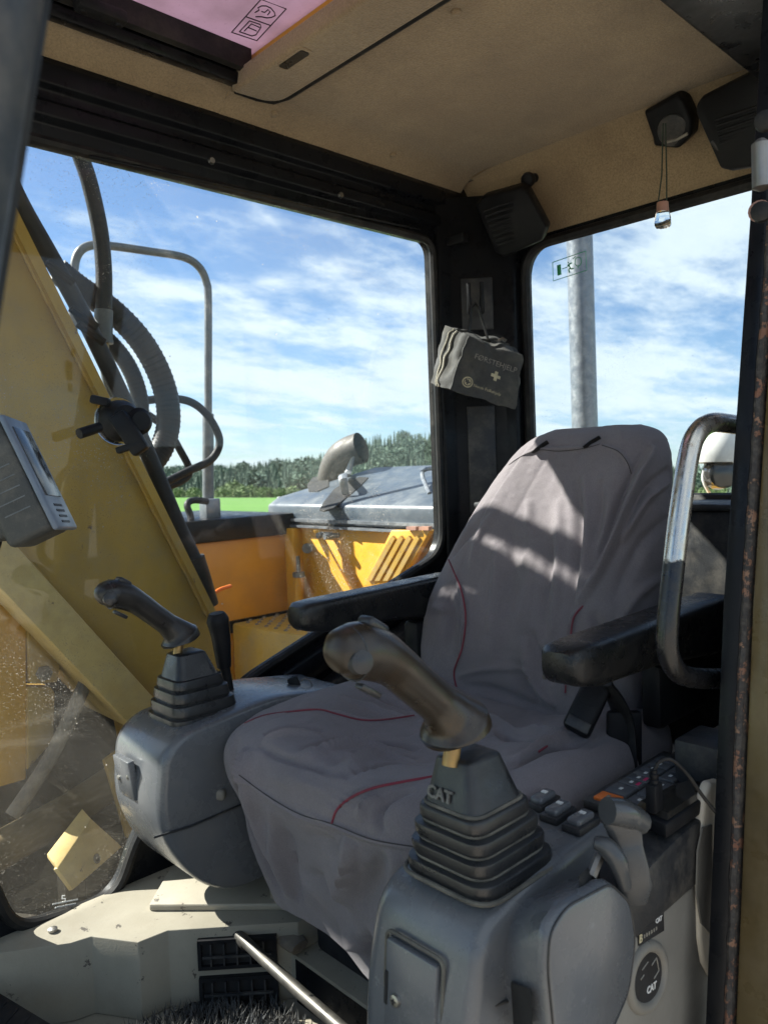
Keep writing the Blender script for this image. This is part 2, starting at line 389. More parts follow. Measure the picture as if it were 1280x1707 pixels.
M['pane'] = glass('window_glass', tint=(0.94, 0.97, 0.975), dust=0.035, speck=0.8, smear=0.06, refl=1.25)
M['pane_r'] = glass('rear_glass', tint=(0.93, 0.96, 0.965), dust=0.02, speck=0.25, smear=0.03, refl=0.8)
M['windscreen'] = glass('windscreen_glass', dust=0.02, speck=0.2, smear=0.02, refl=0.8)
# roof hatch: tinted translucent sheet
m, N, L = material('tinted_hatch')
o_ = N.new('ShaderNodeOutputMaterial'); tl_ = N.new('ShaderNodeBsdfTranslucent'); tl_.inputs[0].default_value = (0.46, 0.36, 0.43, 1)
df_ = N.new('ShaderNodeBsdfPrincipled'); df_.inputs['Base Color'].default_value = (0.50, 0.40, 0.46, 1); df_.inputs['Roughness'].default_value = 0.2
mx_ = N.new('ShaderNodeMixShader'); tc_ = N.new('ShaderNodeTexCoord')
L.new(rng(N, L, nz(N, L, tc_.outputs['Object'], 4, 5), 0.3, 0.7, 0.30, 0.42), mx_.inputs[0])
hd = rng(N, L, nz(N, L, tc_.outputs['Object'], 9, 7, .7), .4, .75, 0, .5); hs = rng(N, L, nz(N, L, tc_.outputs['Object'], 160, 2), .62, .7, 0, .5)
L.new(mixc(N, L, mth(N, L, 'MAXIMUM', hd, hs), (0.46, 0.36, 0.43), (0.26, 0.20, 0.22)), tl_.inputs[0])
L.new(tl_.outputs[0], mx_.inputs[1]); L.new(df_.outputs[0], mx_.inputs[2]); L.new(mx_.outputs[0], o_.inputs[0]); M['hatch'] = m
# clear bottle glass
m, N, L = material('bottle_glass')
o_ = N.new('ShaderNodeOutputMaterial'); p_ = N.new('ShaderNodeBsdfPrincipled'); p_.inputs['Base Color'].default_value = (0.9, 0.93, 0.92, 1)
p_.inputs['Transmission Weight'].default_value = 1; p_.inputs['Roughness'].default_value = 0.03; p_.inputs['IOR'].default_value = 1.45
L.new(p_.outputs[0], o_.inputs[0]); M['bottle'] = m
# grab bar: bare steel above, black paint left below
m, N, L = material('worn_grab_bar')
o_ = N.new('ShaderNodeOutputMaterial'); p_ = N.new('ShaderNodeBsdfPrincipled'); tc_ = N.new('ShaderNodeTexCoord'); co_ = tc_.outputs['Object']
sx_ = N.new('ShaderNodeSeparateXYZ'); L.new(co_, sx_.inputs[0])
hh = mth(N, L, 'ADD', sx_.outputs[2], mth(N, L, 'MULTIPLY', nz(N, L, co_, 45, 4, 0.6), 0.05))
paint = rng(N, L, hh, 0.175, 0.181, 1, 0)
rustf = rng(N, L, nz(N, L, co_, 38, 7, 0.7), 0.55, 0.7)
bare = mixc(N, L, rustf, (0.60, 0.56, 0.49), (0.30, 0.20, 0.13))
upper = rng(N, L, hh, 0.335, 0.37)
bare = mixc(N, L, upper, bare, (0.25, 0.13, 0.09))
L.new(mixc(N, L, paint, bare, (0.010, 0.010, 0.011)), p_.inputs['Base Color'])
L.new(mth(N, L, 'SUBTRACT', 0.92, paint), p_.inputs['Metallic']); L.new(rng(N, L, nz(N, L, co_, 60, 5), 0.3, 0.7, 0.15, 0.38), p_.inputs['Roughness'])
L.new(p_.outputs[0], o_.inputs[0]); M['bar'] = m
# ground, field
M['gravel'] = solid('gravel', (0.30, 0.27, 0.23), (0.22, 0.20, 0.17), rough=0.95, scale=1.5, bump=0.8, bscale=14, dust=0.4, dustc=(0.36, 0.33, 0.28), dscale=3)
M['field'] = solid('bright_grass', (0.085, 0.21, 0.018), (0.065, 0.165, 0.015), rough=0.95, scale=0.05, bump=0.4, bscale=2)
M['hill'] = solid('hillside', (0.03, 0.05, 0.02), rough=1, scale=0.02)

# ================================================================== SETTING
bm = B()
n_ = 40
for i in range(n_):                                   # one sheet to the horizon
    pass
ring = [0, 6, 14, 40, 120, 400, 1200, 3500]
vsr = []
for r_ in ring[1:]:
    vsr.append([bm.verts.new((r_ * math.cos(2 * math.pi * k / n_), r_ * math.sin(2 * math.pi * k / n_), 0)) for k in range(n_)])
cv = bm.verts.new((0, 0, 0))
for k in range(n_): bm.faces.new((cv, vsr[0][k], vsr[0][(k + 1) % n_]))
for a, b in zip(vsr, vsr[1:]):
    for k in range(n_): bm.faces.new((a[k], b[k], b[(k + 1) % n_], a[(k + 1) % n_]))
single('ground', bm, M['gravel'], None, None, (0, 0, 0), kind='structure', flat=True)
bm = B()                                               # field beyond the yard
vin = []; vout = []
a0, a1 = R(-60), R(170)
for k in range(49):
    a = a0 + (a1 - a0) * k / 48
    vin.append(bm.verts.new((22 * math.cos(a), 22 * math.sin(a), 0.02))); vout.append(bm.verts.new((900 * math.cos(a), 900 * math.sin(a), 0.02)))
for k in range(48): bm.faces.new((vin[k], vout[k], vout[k + 1], vin[k + 1]))
single('field', bm, M['field'], None, None, (0, 0, 0), kind='structure', flat=True)
def wdir(px):                                          # horizontal world direction of a picture column
    u = (px - 640) / FPX
    d = Vector((math.cos(YAW) + math.sin(YAW) * u, math.sin(YAW) - math.cos(YAW) * u, 0)); return d
# hill: a long smooth rise that the trees stand on; its skyline read off the photograph
SKY_X = [-900, 250, 370, 420, 500, 560, 600, 630, 680, 735, 800, 900, 1100, 2300]
SKY_Y = [782, 782, 777, 772, 766, 752, 737, 725, 720, 727, 745, 768, 780, 782]
def hill_h(px, dist):
    top = (HY - float(np.interp(px, SKY_X, SKY_Y))) / FPX * 1150 + EYE - 15
    return top * min(1, max(0, (dist - 660) / 490)) ** 0.9
bm = B(); rows = []
for j in range(14):
    dist = 650 + j * 50
    rows.append([bm.verts.new(Vector((0, 0, hill_h(px, dist) - 0.5)) + wdir(px) * dist) for px in range(-900, 2300, 40)])
for a, b in zip(rows, rows[1:]):
    for i in range(len(a) - 1): bm.faces.new((a[i], a[i + 1], b[i + 1], b[i]))
single('hills', bm, M['hill'], None, None, (0, 0, 0), kind='structure', flat=True)
def leafmat(name, c1, c2):
    m, N, L = material(name)
    out = N.new('ShaderNodeOutputMaterial'); p = N.new('ShaderNodeBsdfPrincipled'); at_ = N.new('ShaderNodeAttribute'); at_.attribute_name = 'tint'
    L.new(mixc(N, L, at_.outputs['Fac'], c1, c2), p.inputs['Base Color']); p.inputs['Roughness'].default_value = 0.85
    L.new(p.outputs[0], out.inputs[0]); return m
def forest(name, spots, mat, label, kind):
    """trees of a far wood: whorls of ragged boughs (conifer) or clumps of leaf faces (broadleaf); one mass"""
    V, Fc, T = [], [], []
    rnd = random.Random(len(spots))
    for (p, h, typ) in spots:
        t = rnd.random()
        if typ == 'c':
            nw = 7; w = h * rnd.uniform(0.11, 0.16)
            for q in range(nw):
                f = q / nw; zc = p.z + h * (0.10 + 0.9 * f); r_ = w * (1 - f) ** 0.85 + 0.15; dz = h * 0.20
                a0_ = rnd.uniform(0, 6)
                for k in range(6):
                    a = a0_ + k * math.pi / 3 + rnd.uniform(-.25, .25); rr = r_ * rnd.uniform(0.7, 1.15)
                    i0 = len(V)
                    V.append((p.x, p.y, zc + dz)); V.append((p.x + rr * math.cos(a - .5), p.y + rr * math.sin(a - .5), zc + rnd.uniform(-.3, .3))); V.append((p.x + rr * math.cos(a + .5), p.y + rr * math.sin(a + .5), zc + rnd.uniform(-.3, .3)))
                    Fc.append((i0, i0 + 1, i0 + 2)); T += [t * 0.6 + rnd.random() * 0.3] * 3
        else:
            w = h * rnd.uniform(0.35, 0.5)
            for q in range(170):
                a = rnd.uniform(0, 6.283); u = rnd.uniform(-1, 1); s = rnd.uniform(0.7, 1.08)
                c = Vector((math.cos(a) * math.sqrt(1 - u * u) * w * s, math.sin(a) * math.sqrt(1 - u * u) * w * s, h * (0.56 + 0.44 * u * s)))
                i0 = len(V); sz = w * rnd.uniform(0.13, 0.28)
                for k in range(3):
                    V.append(tuple(Vector(p) + c + Vector((rnd.gauss(0, 1), rnd.gauss(0, 1), rnd.gauss(0, .7))) * sz))
                Fc.append((i0, i0 + 1, i0 + 2)); T += [t * 0.5 + rnd.random() * 0.5] * 3
    me = bpy.data.meshes.new(name); me.from_pydata(V, [], Fc); me.materials.append(mat)
    ca = me.attributes.new('tint', 'FLOAT', 'POINT'); ca.data.foreach_set('value', T)
    o = bpy.data.objects.new(name, me); COL.objects.link(o); o['label'] = label; o['category'] = 'forest'; o['kind'] = 'stuff'
    return o
rnd = random.Random(3)
sp = []
for k in range(6500):
    px = rnd.uniform(-300, 1500); dist = rnd.uniform(680, 1180)
    q = wdir(px) * dist; q.z = hill_h(px, dist) - 0.5
    sp.append((q, rnd.uniform(9, 21), 'c' if rnd.random() < 0.9 else 'd'))
forest('conifer_wood', sp, leafmat('hazy_spruce_needles', (0.062, 0.105, 0.078), (0.095, 0.145, 0.095)), 'dark spruce wood covering the hill beyond the green field', 'c')  # distance haze is put into the blue-green needle colours
sp = []
for k in range(1000):
    px = rnd.uniform(-300, 1500); dist = rnd.uniform(610, 690)
    q = wdir(px) * dist; q.z = -0.3
    cl = noise.noise(Vector((px * .03, 0, 0))) + .6 * noise.noise(Vector((px * .011, 5, 0)))
    if cl < -.32: continue
    sp.append((q, rnd.uniform(4, 9) * (1.05 + .9 * cl), 'd' if rnd.random() < 0.75 else 'c'))
forest('broadleaf_wood', sp, leafmat('leaves', (0.10, 0.155, 0.06), (0.15, 0.205, 0.075)), 'lighter broadleaf trees along the far edge of the field', 'd')
b_ = wdir(476) * 300
for k, off in enumerate((-2.2, 0.4, 3.1)):                 # wrapped bales at the field's edge
    c = b_ + Vector((0.725, -0.688, 0)) * off + Vector((0, 0, 0.02))
    bm = B(); lathe(bm, c + Vector((0, 0, 0)), (0, 0, 1), [(0, 0.9), (0.08, 1.05), (1.3, 1.05), (1.42, 0.9), (1.45, 0.3)], 16)
    single('wrapped_bale', bm, M['white'], ['left', 'middle', 'right'][k] + ' white wrapped hay bale at the far field edge left of the grey hood', 'bale', c, group='wrapped bales in the field', flat=True)

# ================================================================== THE MACHINE OUTSIDE THE CAB
def pxprism(bm, pix, Y=None, X=None, th=0.02, off=0.0):
    """flat plate whose outline is read off the photograph on the plane X or Y"""
    if Y is not None:
        prism(bm, [(p.x, p.z) for p in (at(a, b, Y=Y) for a, b in pix)], 1, Y + off, Y + off + th)
    else:
        prism(bm, [(p.y, p.z) for p in (at(a, b, X=X) for a, b in pix)], 0, X + off, X + off + th)
body = thing('excavator_machine', 'yellow excavator upper body with grey engine hood seen through the right window', 'excavator', (2.2, 2.2, -1.1))
bm = B(); box(bm, (0.2, 1.52, -1.10), (3.4, 3.5, -1.0)); part('deck', bev(bm, .01), M['dirt_d'], body)
bm = B(); box(bm, (1.46, 2.75, -1.0), (2.05, 3.5, -.275)); part('fuel_tank', bev(bm, .012), M['orange_shaded'], body)  # orange-brown colour holds the shaded look of the yellow tank side
bm = B(); box(bm, (1.44, 2.735, -.277), (2.05, 3.52, -.185)); tk = part('tank_top', bev(bm, .008), M['black'], body)
bm = B(); box(bm, (1.44, 2.74, -.66), (2.05, 2.752, -.61)); part('tank_skirt', bm, M['black'], body)
bm = B(); prism(bm, [(1.71, 2.745), (1.72, 2.42), (1.86, 2.0), (1.9, 1.52), (2.05, 1.52), (2.05, 2.745)], 2, -.998, -.62); wk = part('walkway', bev(bm, .01), M['yellow_old'], body)
bm = B()
for i in range(9):
    for j in range(18):
        x, y = 1.76 + i * .034, 1.58 + j * .066
        if x > 1.73 + max(0, (2.42 - y)) * .33 + .02: lathe(bm, (x, y + (i % 2) * .03, -.621), (0, 0, 1), [(0, .011), (.006, .007)], 6)
o = part('tread_bumps', bm, M['dirt'], wk); o['kind'] = 'stuff'
bm = B(); box(bm, (2.05, 1.3, -1.0), (2.075, 2.80, -.245)); part('engine_panel', bev(bm, .008), M['yellow'], body)
bm = B(); box(bm, (2.0, 2.69, -.66), (2.055, 2.76, -.25)); part('panel_edge', bev(bm, .006), M['yellow'], body)
bm = B(); a, b = at(498, 1000, X=1.99), at(498, 962, X=1.99); tube(bm, [a, b], .022); c = part('hinge_pin', bm, M['yellow'], body)
bm = B(); tube(bm, [b, b + Vector((0, 0, .02))], .026); tube(bm, [b + Vector((0, 0, .02)), b + Vector((0, 0, .09))], .009); part('hinge_cap', bm, M['rail'], c)
bm = B(); tube(bm, [at(512, 914, X=2.0), at(512, 914, X=2.05)], .022, 14); part('panel_knob', bm, M['rail'], body)
bm = B(); pxprism(bm, [(522, 884), (530, 884), (585, 985), (575, 990)], X=1.99, th=.012); part('brace', bm, M['yellow'], body)
for q in ((529, 893), (541, 895)):
    bm = B(); lathe(bm, at(*q, X=1.975), (1, 0, 0), [(0, .012), (.02, .014), (.08, .009)], 8); part('bolt', bm, M['rail'], body)
# louvred plate with four raised slots
bm = B(); pxprism(bm, [(652, 884), (717, 884), (668, 968), (605, 978)], X=1.99, th=.03); lp = part('louvre_plate', bev(bm, .004), M['yellow'], body)
for k in range(4):
    x0 = 655 + k * 13.5
    bm = B()
    P = [at(x0 - 3, 897, X=1.985), at(x0 + 1, 893, X=1.985), at(x0 + 5, 898, X=1.985), at(x0 - 34, 968, X=1.985), at(x0 - 42, 968, X=1.985)]
    prism(bm, [(p.y, p.z) for p in P], 0, 1.978, 1.992); part('louvre', bm, M['yellow_old'], lp)
for q in (685, 706):
    bm = B(); pxprism(bm, [(q - 8, 878), (q + 8, 878), (q + 8, 884), (q - 8, 884)], X=1.975, th=.02); part('hinge', bm, M['pinkrust'], body)
# hood
def hoodloop(yb, yt, inset=0):
    return [Vector((2.04, yb, -.235)), Vector((2.04, yb, -.15)), Vector((2.10, yb - .01, -.125)), Vector((2.46, yt, 0.0)), Vector((3.3, yt, 0.0)), Vector((3.3, yb, -.235))]
bm = B(); loft(bm, [hoodloop(1.62, 1.62), hoodloop(2.0, 2.0), hoodloop(2.6, 2.6), hoodloop(2.93, 2.66)])
hood = part('engine_hood', bev(bm, .012), M['hood'], body)
bm = B(); box(bm, (2.02, 1.62, -.247), (2.12, 2.9, -.237)); box(bm, (2.025, 1.62, -.222), (2.05, 2.9, -.21)); part('hood_lip', bm, M['stack'], hood)
def on_hood(px, py, d=.004):
    """point on the sloping front of the hood"""
    n = Vector((-.125, 0, .36)).normalized(); p0 = Vector((2.10, 2, -.125)); r = ray(px, py)
    return r * (n.dot(p0) / n.dot(r)) + n * d, n
def hoodplate(name, pix, mat, th=.006):
    bm = B(); bot = []; top = []
    for p in pix:
        q, n = on_hood(*p); top.append(q); bot.append(q - n * th)
    loft(bm, [bot, top]); return part(name, bm, mat, hood)
hoodplate('exhaust_opening', [(512, 810), (522, 797), (536, 794), (548, 797), (548, 812), (530, 820), (515, 820)], M['darkhole'])
hoodplate('intake_opening', [(533, 851), (540, 838), (556, 818), (574, 805), (600, 796), (614, 797), (600, 812), (578, 830), (556, 848), (540, 853)], M['darkhole'])
bm = B(); pts = [on_hood(577, 828, .01)[0], on_hood(577, 828, .05)[0] + CU * .04, at(579, 790, X=2.32), at(590, 757, X=2.34)]
tube(bm, pts, [.016, .02, .02, .006], 8, sm=5, flat=.35); part('intake_fin', bm, M['stack'], hood)
bm = B(); tube(bm, [at(550, 830, X=2.36), at(552, 798, X=2.36), at(560, 774, X=2.36), at(576, 756, X=2.37), at(602, 746, X=2.40)], [.064, .066, .069, .071, .073], 20, cap=False, sm=6)
tube(bm, [at(602, 746, X=2.40), at(576, 756, X=2.37)], .062, 20, cap=False)
part('exhaust_elbow', bm, M['exhaust'], body)
bm = B(); tube(bm, [on_hood(716, 823, 0)[0], on_hood(709, 806, .05)[0], on_hood(738, 803, .05)[0], on_hood(732, 822, 0)[0]], .009, 8, sm=3); part('hood_handle', bm, M['stack'], hood)
# handrail on the tank
hr = thing('handrail', 'grey tubular handrail rising behind the boom outside the right window', 'handrail', at(347, 858, Y=2.9))
bm = B()
tube(bm, [at(*p, Y=2.9) for p in ((347, 858), (347, 640), (347, 500), (344, 470), (332, 445), (305, 428), (245, 418), (180, 409), (150, 409), (132, 420), (124, 445), (122, 500), (122, 640))], .0165, 12, sm=5)
part('tube', bm, M['rail'], hr)
bm = B(); tube(bm, [at(347, 858, Y=2.9), at(347, 690, Y=2.9)], .024, 12); part('sleeve', bm, M['rail'], hr)
bm = B(); c = at(350, 845, Y=2.87); box(bm, c - Vector((.035, .03, .05)), c + Vector((.035, .03, .035))); part('foot_block', bev(bm, .006), M['stack'], hr)
bm = B(); tube(bm, [at(345, 836, Y=2.84), at(322, 834, Y=2.82), at(312, 842, Y=2.8), at(318, 862, Y=2.78), at(318, 890, Y=2.76)], .014, 10, sm=5); part('elbow_fitting', bm, M['hose'], hr)
# ---------------- boom
boom = thing('excavator_boom', 'weathered yellow steel boom slanting past the right window', 'boom', (.95, 1.95, -.9))
poly = [(-.45, 2.78), (.593, .554), (1.026, -.37), (1.10, -.55), (1.12, -.98), (.92, -.98), (.852, -.547), (.534, -.111), (-.45, 1.24)]
bm = B(); prism(bm, poly, 1, 1.76, 2.08); part('box_beam', bev(bm, .006), M['yellow_old'], boom)
bm = B(); prism(bm, [(-.45, 2.82), (.60, .578), (1.040, -.362), (1.026, -.374), (.585, .552), (-.45, 2.76)], 1, 1.735, 2.10); part('top_flange', bm, M['yellow_old'], boom)
bm = B(); prism(bm, [(-.45, 1.24), (.534, -.105), (.86, -.545), (.80, -.60), (.515, -.215), (-.45, 1.10)], 1, 1.725, 2.11); part('bottom_flange', bev(bm, .004), M['yellow_pale'], boom)  # paler yellow puts the sunlit look into the flange colour
for k, (pa_, pb_) in enumerate((((-.4, 2.655), (.58, .565)), ((.58, .565), (1.02, -.36)), ((-.4, 1.185), (.534, -.098)), ((.534, -.098), (.855, -.54)))):
    bm = B(); rb = random.Random(k); m_ = 46
    tube(bm, [Vector((pa_[0] + (pb_[0] - pa_[0]) * i / m_, 1.757 - rb.uniform(0, .002), pa_[1] + (pb_[1] - pa_[1]) * i / m_)) for i in range(m_ + 1)], [.0045 + rb.uniform(-.0012, .0012) for i in range(m_ + 1)], 6); part('weld_bead', bm, M['yellow_old'], boom)
bm = B(); tube(bm, [Vector((.97, 1.70, -.84)), Vector((.97, 2.14, -.84))], .06, 18); part('pivot_pin', bm, M['rail'], boom)
# swing frame in front of the boom foot
sf = thing('swing_frame', 'yellow bolted steel frame plates under the boom behind dusty glass', 'frame', (.6, 2.0, -1.0))
bm = B(); pxprism(bm, [(-60, 940), (0, 985), (44, 1035), (44, 1300), (-60, 1330)], Y=1.86, th=.05); part('plate', bev(bm, .004), M['yellow'], sf)
bm = B(); pxprism(bm, [(46, 1040), (104, 1092), (96, 1138), (50, 1140)], Y=1.85, th=.05); pl2 = part('plate', bev(bm, .004), M['yellow_old'], sf)
bm = B(); pxprism(bm, [(46, 1146), (86, 1146), (92, 1156), (90, 1235), (46, 1285)], Y=1.85, th=.05); part('plate', bev(bm, .004), M['yellow_old'], sf)
bm = B(); lathe(bm, at(72, 1122, Y=1.85), (0, -1, 0), [(0, .018), (.012, .018), (.014, .012)], 6); part('bolt', bm, M['dirt'], pl2)
bm = B(); tube(bm, [at(150, 1120, Y=1.82), at(120, 1190, Y=1.8), at(80, 1270, Y=1.8), at(20, 1360, Y=1.8)], .017, 12, sm=4); part('cylinder_hose', bm, M['dirt'], sf)
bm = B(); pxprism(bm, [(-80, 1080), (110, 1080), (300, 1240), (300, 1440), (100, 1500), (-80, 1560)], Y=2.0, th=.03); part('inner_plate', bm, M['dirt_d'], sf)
bm = B(); tube(bm, [at(250, 1262, Y=1.9), at(120, 1350, Y=1.85), at(-40, 1440, Y=1.8)], .042, 14); part('reflection_band', bm, M['reflect_olive'], sf)  # olive tube added in place of a band reflected in the glass
bm = B(); pxprism(bm, [(175, 1270), (250, 1215), (250, 1400), (214, 1400)], Y=1.78, th=.02); part('guard_plate', bev(bm, .003), M['yellow_old'], sf)
bm = B(); box(bm, (.0, 1.53, -1.0), (.85, 1.9, -.985)); part('kick_plate', bm, M['dirt_d'], sf)
# sunlit angle bracket low outside the glass
Aq, Bq, Cq, Dq = at(152, 1365, Y=1.66), at(204, 1412, Y=1.66), at(122, 1484, Y=1.58), at(96, 1448, Y=1.58)
Eq, Fq = at(137, 1348, Y=1.70), at(78, 1424, Y=1.62)
nq_ = (Bq - Aq).cross(Dq - Aq).normalized(); nq_ = nq_ if nq_.z > 0 else -nq_
br = thing('angle_bracket', 'small sunlit yellow bracket with a round hole low outside the window', 'bracket', (Cq.x, Cq.y, -.985))
bm = B(); loft(bm, [[p - nq_ * .012 for p in (Aq, Bq, Cq, Dq)], [Aq, Bq, Cq, Dq]]); part('plate', bev(bm, .002), M['yellow_pale'], br)
n2 = (Eq - Aq).cross(Dq - Aq).normalized(); n2 = n2 if n2.dot(CD) < 0 else -n2
bm = B(); loft(bm, [[p - n2 * .012 for p in (Eq, Aq, Dq, Fq)], [Eq, Aq, Dq, Fq]]); part('flange', bev(bm, .002), M['yellow_pale'], br)
mq = (Aq + Bq + Cq + Dq) / 4 - nq_ * .045
bm = B(); tube(bm, [mq, Vector((mq.x, mq.y, -1.0))], .03, 8); part('stand', bm, M['dirt_d'], br)
q = at(161, 1432, D=1); q = q * (nq_.dot(Aq) / nq_.dot(q)) + nq_ * .0005
bm = B(); lathe(bm, q, nq_, [(0, .010), (.0015, .010), (.0015, .007)], 16); hr_ = part('hole_rim', bm, M['dirt'], br)
bm = B(); lathe(bm, q + nq_ * .0012, nq_, [(0, .0068), (.0008, .0068)], 16); part('hole', bm, M['darkhole'], hr_)
# ---------------- hoses
def hose(pix, Y, r, label, extra=None, ribs=False):
    pts = [at(p[0], p[1], Y=(p[2] if len(p) > 2 else Y)) for p in pix]
    t = thing('hydraulic_hose', label, 'hose', pts[-1], group='hydraulic hoses beside the boom')
    bm = B(); tube(bm, pts, r, 14, sm=8); part('hose', bm, M['hose'], t)
    if ribs:
        sp_ = smooth_path(pts, 14)
        bm = B()
        for a, b in list(zip(sp_, sp_[1:]))[::2]: tube(bm, [a, a.lerp(b, .55)], r * 1.03, 12)
        part('spiral_guard', bm, M['rubber'], t)
    return t
t = hose([(118, 180), (128, 240), (148, 300), (166, 380), (173, 450), (173, 522)], 2.02, .0215, 'straight dark hose coming down from above with a metal ferrule')
bm = B(); a, b = at(173, 517, Y=2.02), at(172, 566, Y=2.02); tube(bm, [a, b], .024, 16); tube(bm, [b, at(172, 572, Y=2.02)], .026, 16); part('ferrule', bm, M['rail'], t)
bm = B(); tube(bm, [b, at(174, 602, Y=2.02)], .014, 12); part('brass_fitting', bm, M['brass'], t)
bm = B(); tube(bm, [at(174, 600, Y=2.02), at(180, 640, Y=2.02), at(205, 690, Y=2.0), at(225, 740, Y=2.0)], .013, 12, sm=4); part('metal_pipe', bm, M['stack'], t)
hose([(95, 450), (130, 478), (190, 520), (240, 575), (272, 640), (281, 700), (268, 750), (238, 785), (215, 800, 2.1)], 2.06, .034, 'thickest black hose looping in a wide arc behind the boom', ribs=True)
hose([(150, 545), (185, 572), (215, 612), (232, 660), (234, 715), (222, 765), (205, 790)], 2.12, .024, 'ribbed black hose inside the thick hose loop', ribs=True)
hose([(238, 668), (285, 664), (322, 672), (350, 698), (366, 735), (352, 766), (312, 786), (262, 812), (240, 830)], 2.16, .0125, 'thin hose bulging out past the handrail post')
hose([(245, 690), (278, 715), (300, 750), (316, 785), (300, 803), (262, 818), (235, 840)], 2.22, .012, 'thin hose crossing inside the lower hose loop')
t = hose([(10, 290), (40, 350), (80, 420), (125, 500), (165, 580), (235, 730), (290, 860), (330, 950), (345, 1010)], 1.83, .021, 'long hose clamped along the top edge of the boom')
bm = B(); tube(bm, [at(322, 930, Y=1.83), at(333, 965, Y=1.83), at(346, 1010, Y=1.83)], .03, 14, sm=3); part('rubber_sleeve', bm, M['rubber'], t)
for q in ((100, 455), (140, 530), (152, 556)):
    bm = B(); c = at(*q, Y=1.80); tube(bm, [c + Vector((-.03, 0, .02)), c + Vector((.03, 0, -.018))], .010, 8); part('clamp', bm, M['dirt_d'], t)
def boom_z(x): return .578 - 2.13 * (x - .593)
for k, (off, r_, lab) in enumerate(((0, .027, 'upper unseen long hose over the boom, added to shade the backrest'), (-.125, .04, 'lower and thicker unseen long hose over the boom, added to shade the backrest'))):
    ph = [Vector((.60, 2.0, .50)), Vector((.585, 2.03, .80 + off)), Vector((.527, 2.05, .99 + off)), Vector((.367, 2.05, 1.17 + off)), Vector((.1, 2.05, 1.47 + off)), Vector((-.4, 2.05, 2.05 + off))]  # added out of view, paths shaped to throw shadow bands on the backrest
    t = thing('hydraulic_hose', lab, 'hose', ph[0], group='hydraulic hoses beside the boom')
    bm = B(); tube(bm, ph, r_, 14, sm=5); part('hose', bm, M['hose'], t)
for x in (.0, -.2):
    bm = B(); c = Vector((x, 2.04, boom_z(x) + .02)); obox(bm, c, ((.425, 0, -.905), (0, 1, 0), (.905, 0, .425)), (.05, .05, .07)); part('clamp', bev(bm, .006), M['rail'], t)
bm = B(); tube(bm, [at(355, 990, Y=2.4), at(368, 982, Y=2.4), at(385, 977, Y=2.4)], .007, 6)
single('cable_tie', bm, M['orange'], 'small orange tie sticking out beside the boom edge', 'tie', at(355, 990, Y=2.4))
# grey post and lamp behind the rear window
c = at(971.5, 600, X=2.9)
ps = thing('exhaust_stack', 'tall grey round metal post standing behind the rear window', 'post', (c.x, c.y, 0))
bm = B(); tube(bm, [Vector((c.x, c.y, 0)), Vector((c.x - .0, c.y, 1.5))], .0545, 28); part('pipe', bm, M['stack'], ps)
bm = B(); lathe(bm, (c.x, c.y, 0), (0, 0, 1), [(0, .085), (.015, .085), (.015, .055)], 24); part('base_flange', bm, M['rail'], ps)
c = at(1196, 800, X=2.7)
wk_ = thing('work_lamp', 'pale round work lamp on yellow bracket outside the rear window', 'lamp', c - CU * .28)
bm = B(); lathe(bm, c + CU * .06, CU, [(0, .085), (.03, .095), (.09, .09), (.13, .06), (.14, .01)], 20); part('cap', bm, M['white'], wk_)
bm = B(); lathe(bm, c + CU * .02, -CD, [(-.05, .03), (0, .055), (.05, .05), (.055, .04)], 16); part('lens', bm, M['lcd'], wk_)
bm = B(); tube(bm, [c + CE * -.04 + CU * .06, c + CE * -.05, c + CE * -.02 - CU * .06], .006, 8, sm=4); part('wire', bm, M['white'], wk_)
bm = B(); box(bm, c - Vector((.06, .08, .28)), c + Vector((.06, .08, -.055))); part('bracket', bev(bm, .01), M['yellow'], wk_)

# ================================================================== CAB
cab = thing('excavator_cab', 'black excavator cab with tan headliner and large windows around the seat', 'cab', (.85, .9, -.94))
YW, XR, ZF = 1.42, 1.735, -.92
# --- headliner
bm = B()
def zc(y):
    return .785 - (max(0, (y - 1.34) / .08) ** 1.6) * .05 - (max(0, (.66 - y) / .08) ** 1.6) * .02
def sheet(xs, ys):
    g = [[bm.verts.new((x, y, zc(y) + .0015 * noise.noise(Vector((x * 6, y * 6, 1))))) for y in ys] for x in xs]
    for a, b in zip(g, g[1:]):
        for i in range(len(ys) - 1): bm.faces.new((a[i], a[i + 1], b[i + 1], b[i]))
lin = lambda a, b, n: [a + (b - a) * i / n for i in range(n + 1)]
sheet(lin(.90, 1.665, 24), lin(.58, 1.42, 28))
sheet(lin(-.1, .90, 16), lin(1.335, 1.42, 6)); sheet(lin(-.1, .9, 16), lin(.58, .64, 3)); sheet(lin(-.1, .05, 4), lin(.64, 1.335, 8))
ys = lin(.58, 1.42, 16)                                # rear header, rounded crease
prof = [(1.665, .785), (1.68, .775), (1.69, .755), (1.712, .68), (1.738, .585)]
g = [[bm.verts.new((x, y, min(z, zc(y) - (.785 - z) * .9) if k == 0 else z)) for y in ys] for k, (x, z) in enumerate(prof)]
for a, b in zip(g, g[1:]):
    for i in range(len(ys) - 1): bm.faces.new((a[i], a[i + 1], b[i + 1], b[i]))
hl = part('headliner', bm, M['velour'], cab, sharp=60)
for q in ((428, 197), (622, 265), (760, 20)):
    bm = B(); p = at(*q, Z=.783); p = Vector((p.x, min(p.y, 1.375), zc(min(p.y, 1.375)))); lathe(bm, p, (0, 0, -1), [(-.002, .010), (.003, .010), (.006, .006)], 14); part('trim_button', bm, M['velour'], hl)
bm = B()                                               # roof skin above the liner, open over the hatch
for a, b in (((-.12, .34, .80), (.0, 1.5, .86)), ((.0, 1.36, .80), (.92, 1.5, .86)), ((.0, .34, .80), (.92, .62, .86)), ((.92, .34, .80), (1.80, 1.5, .86))): box(bm, a, b)
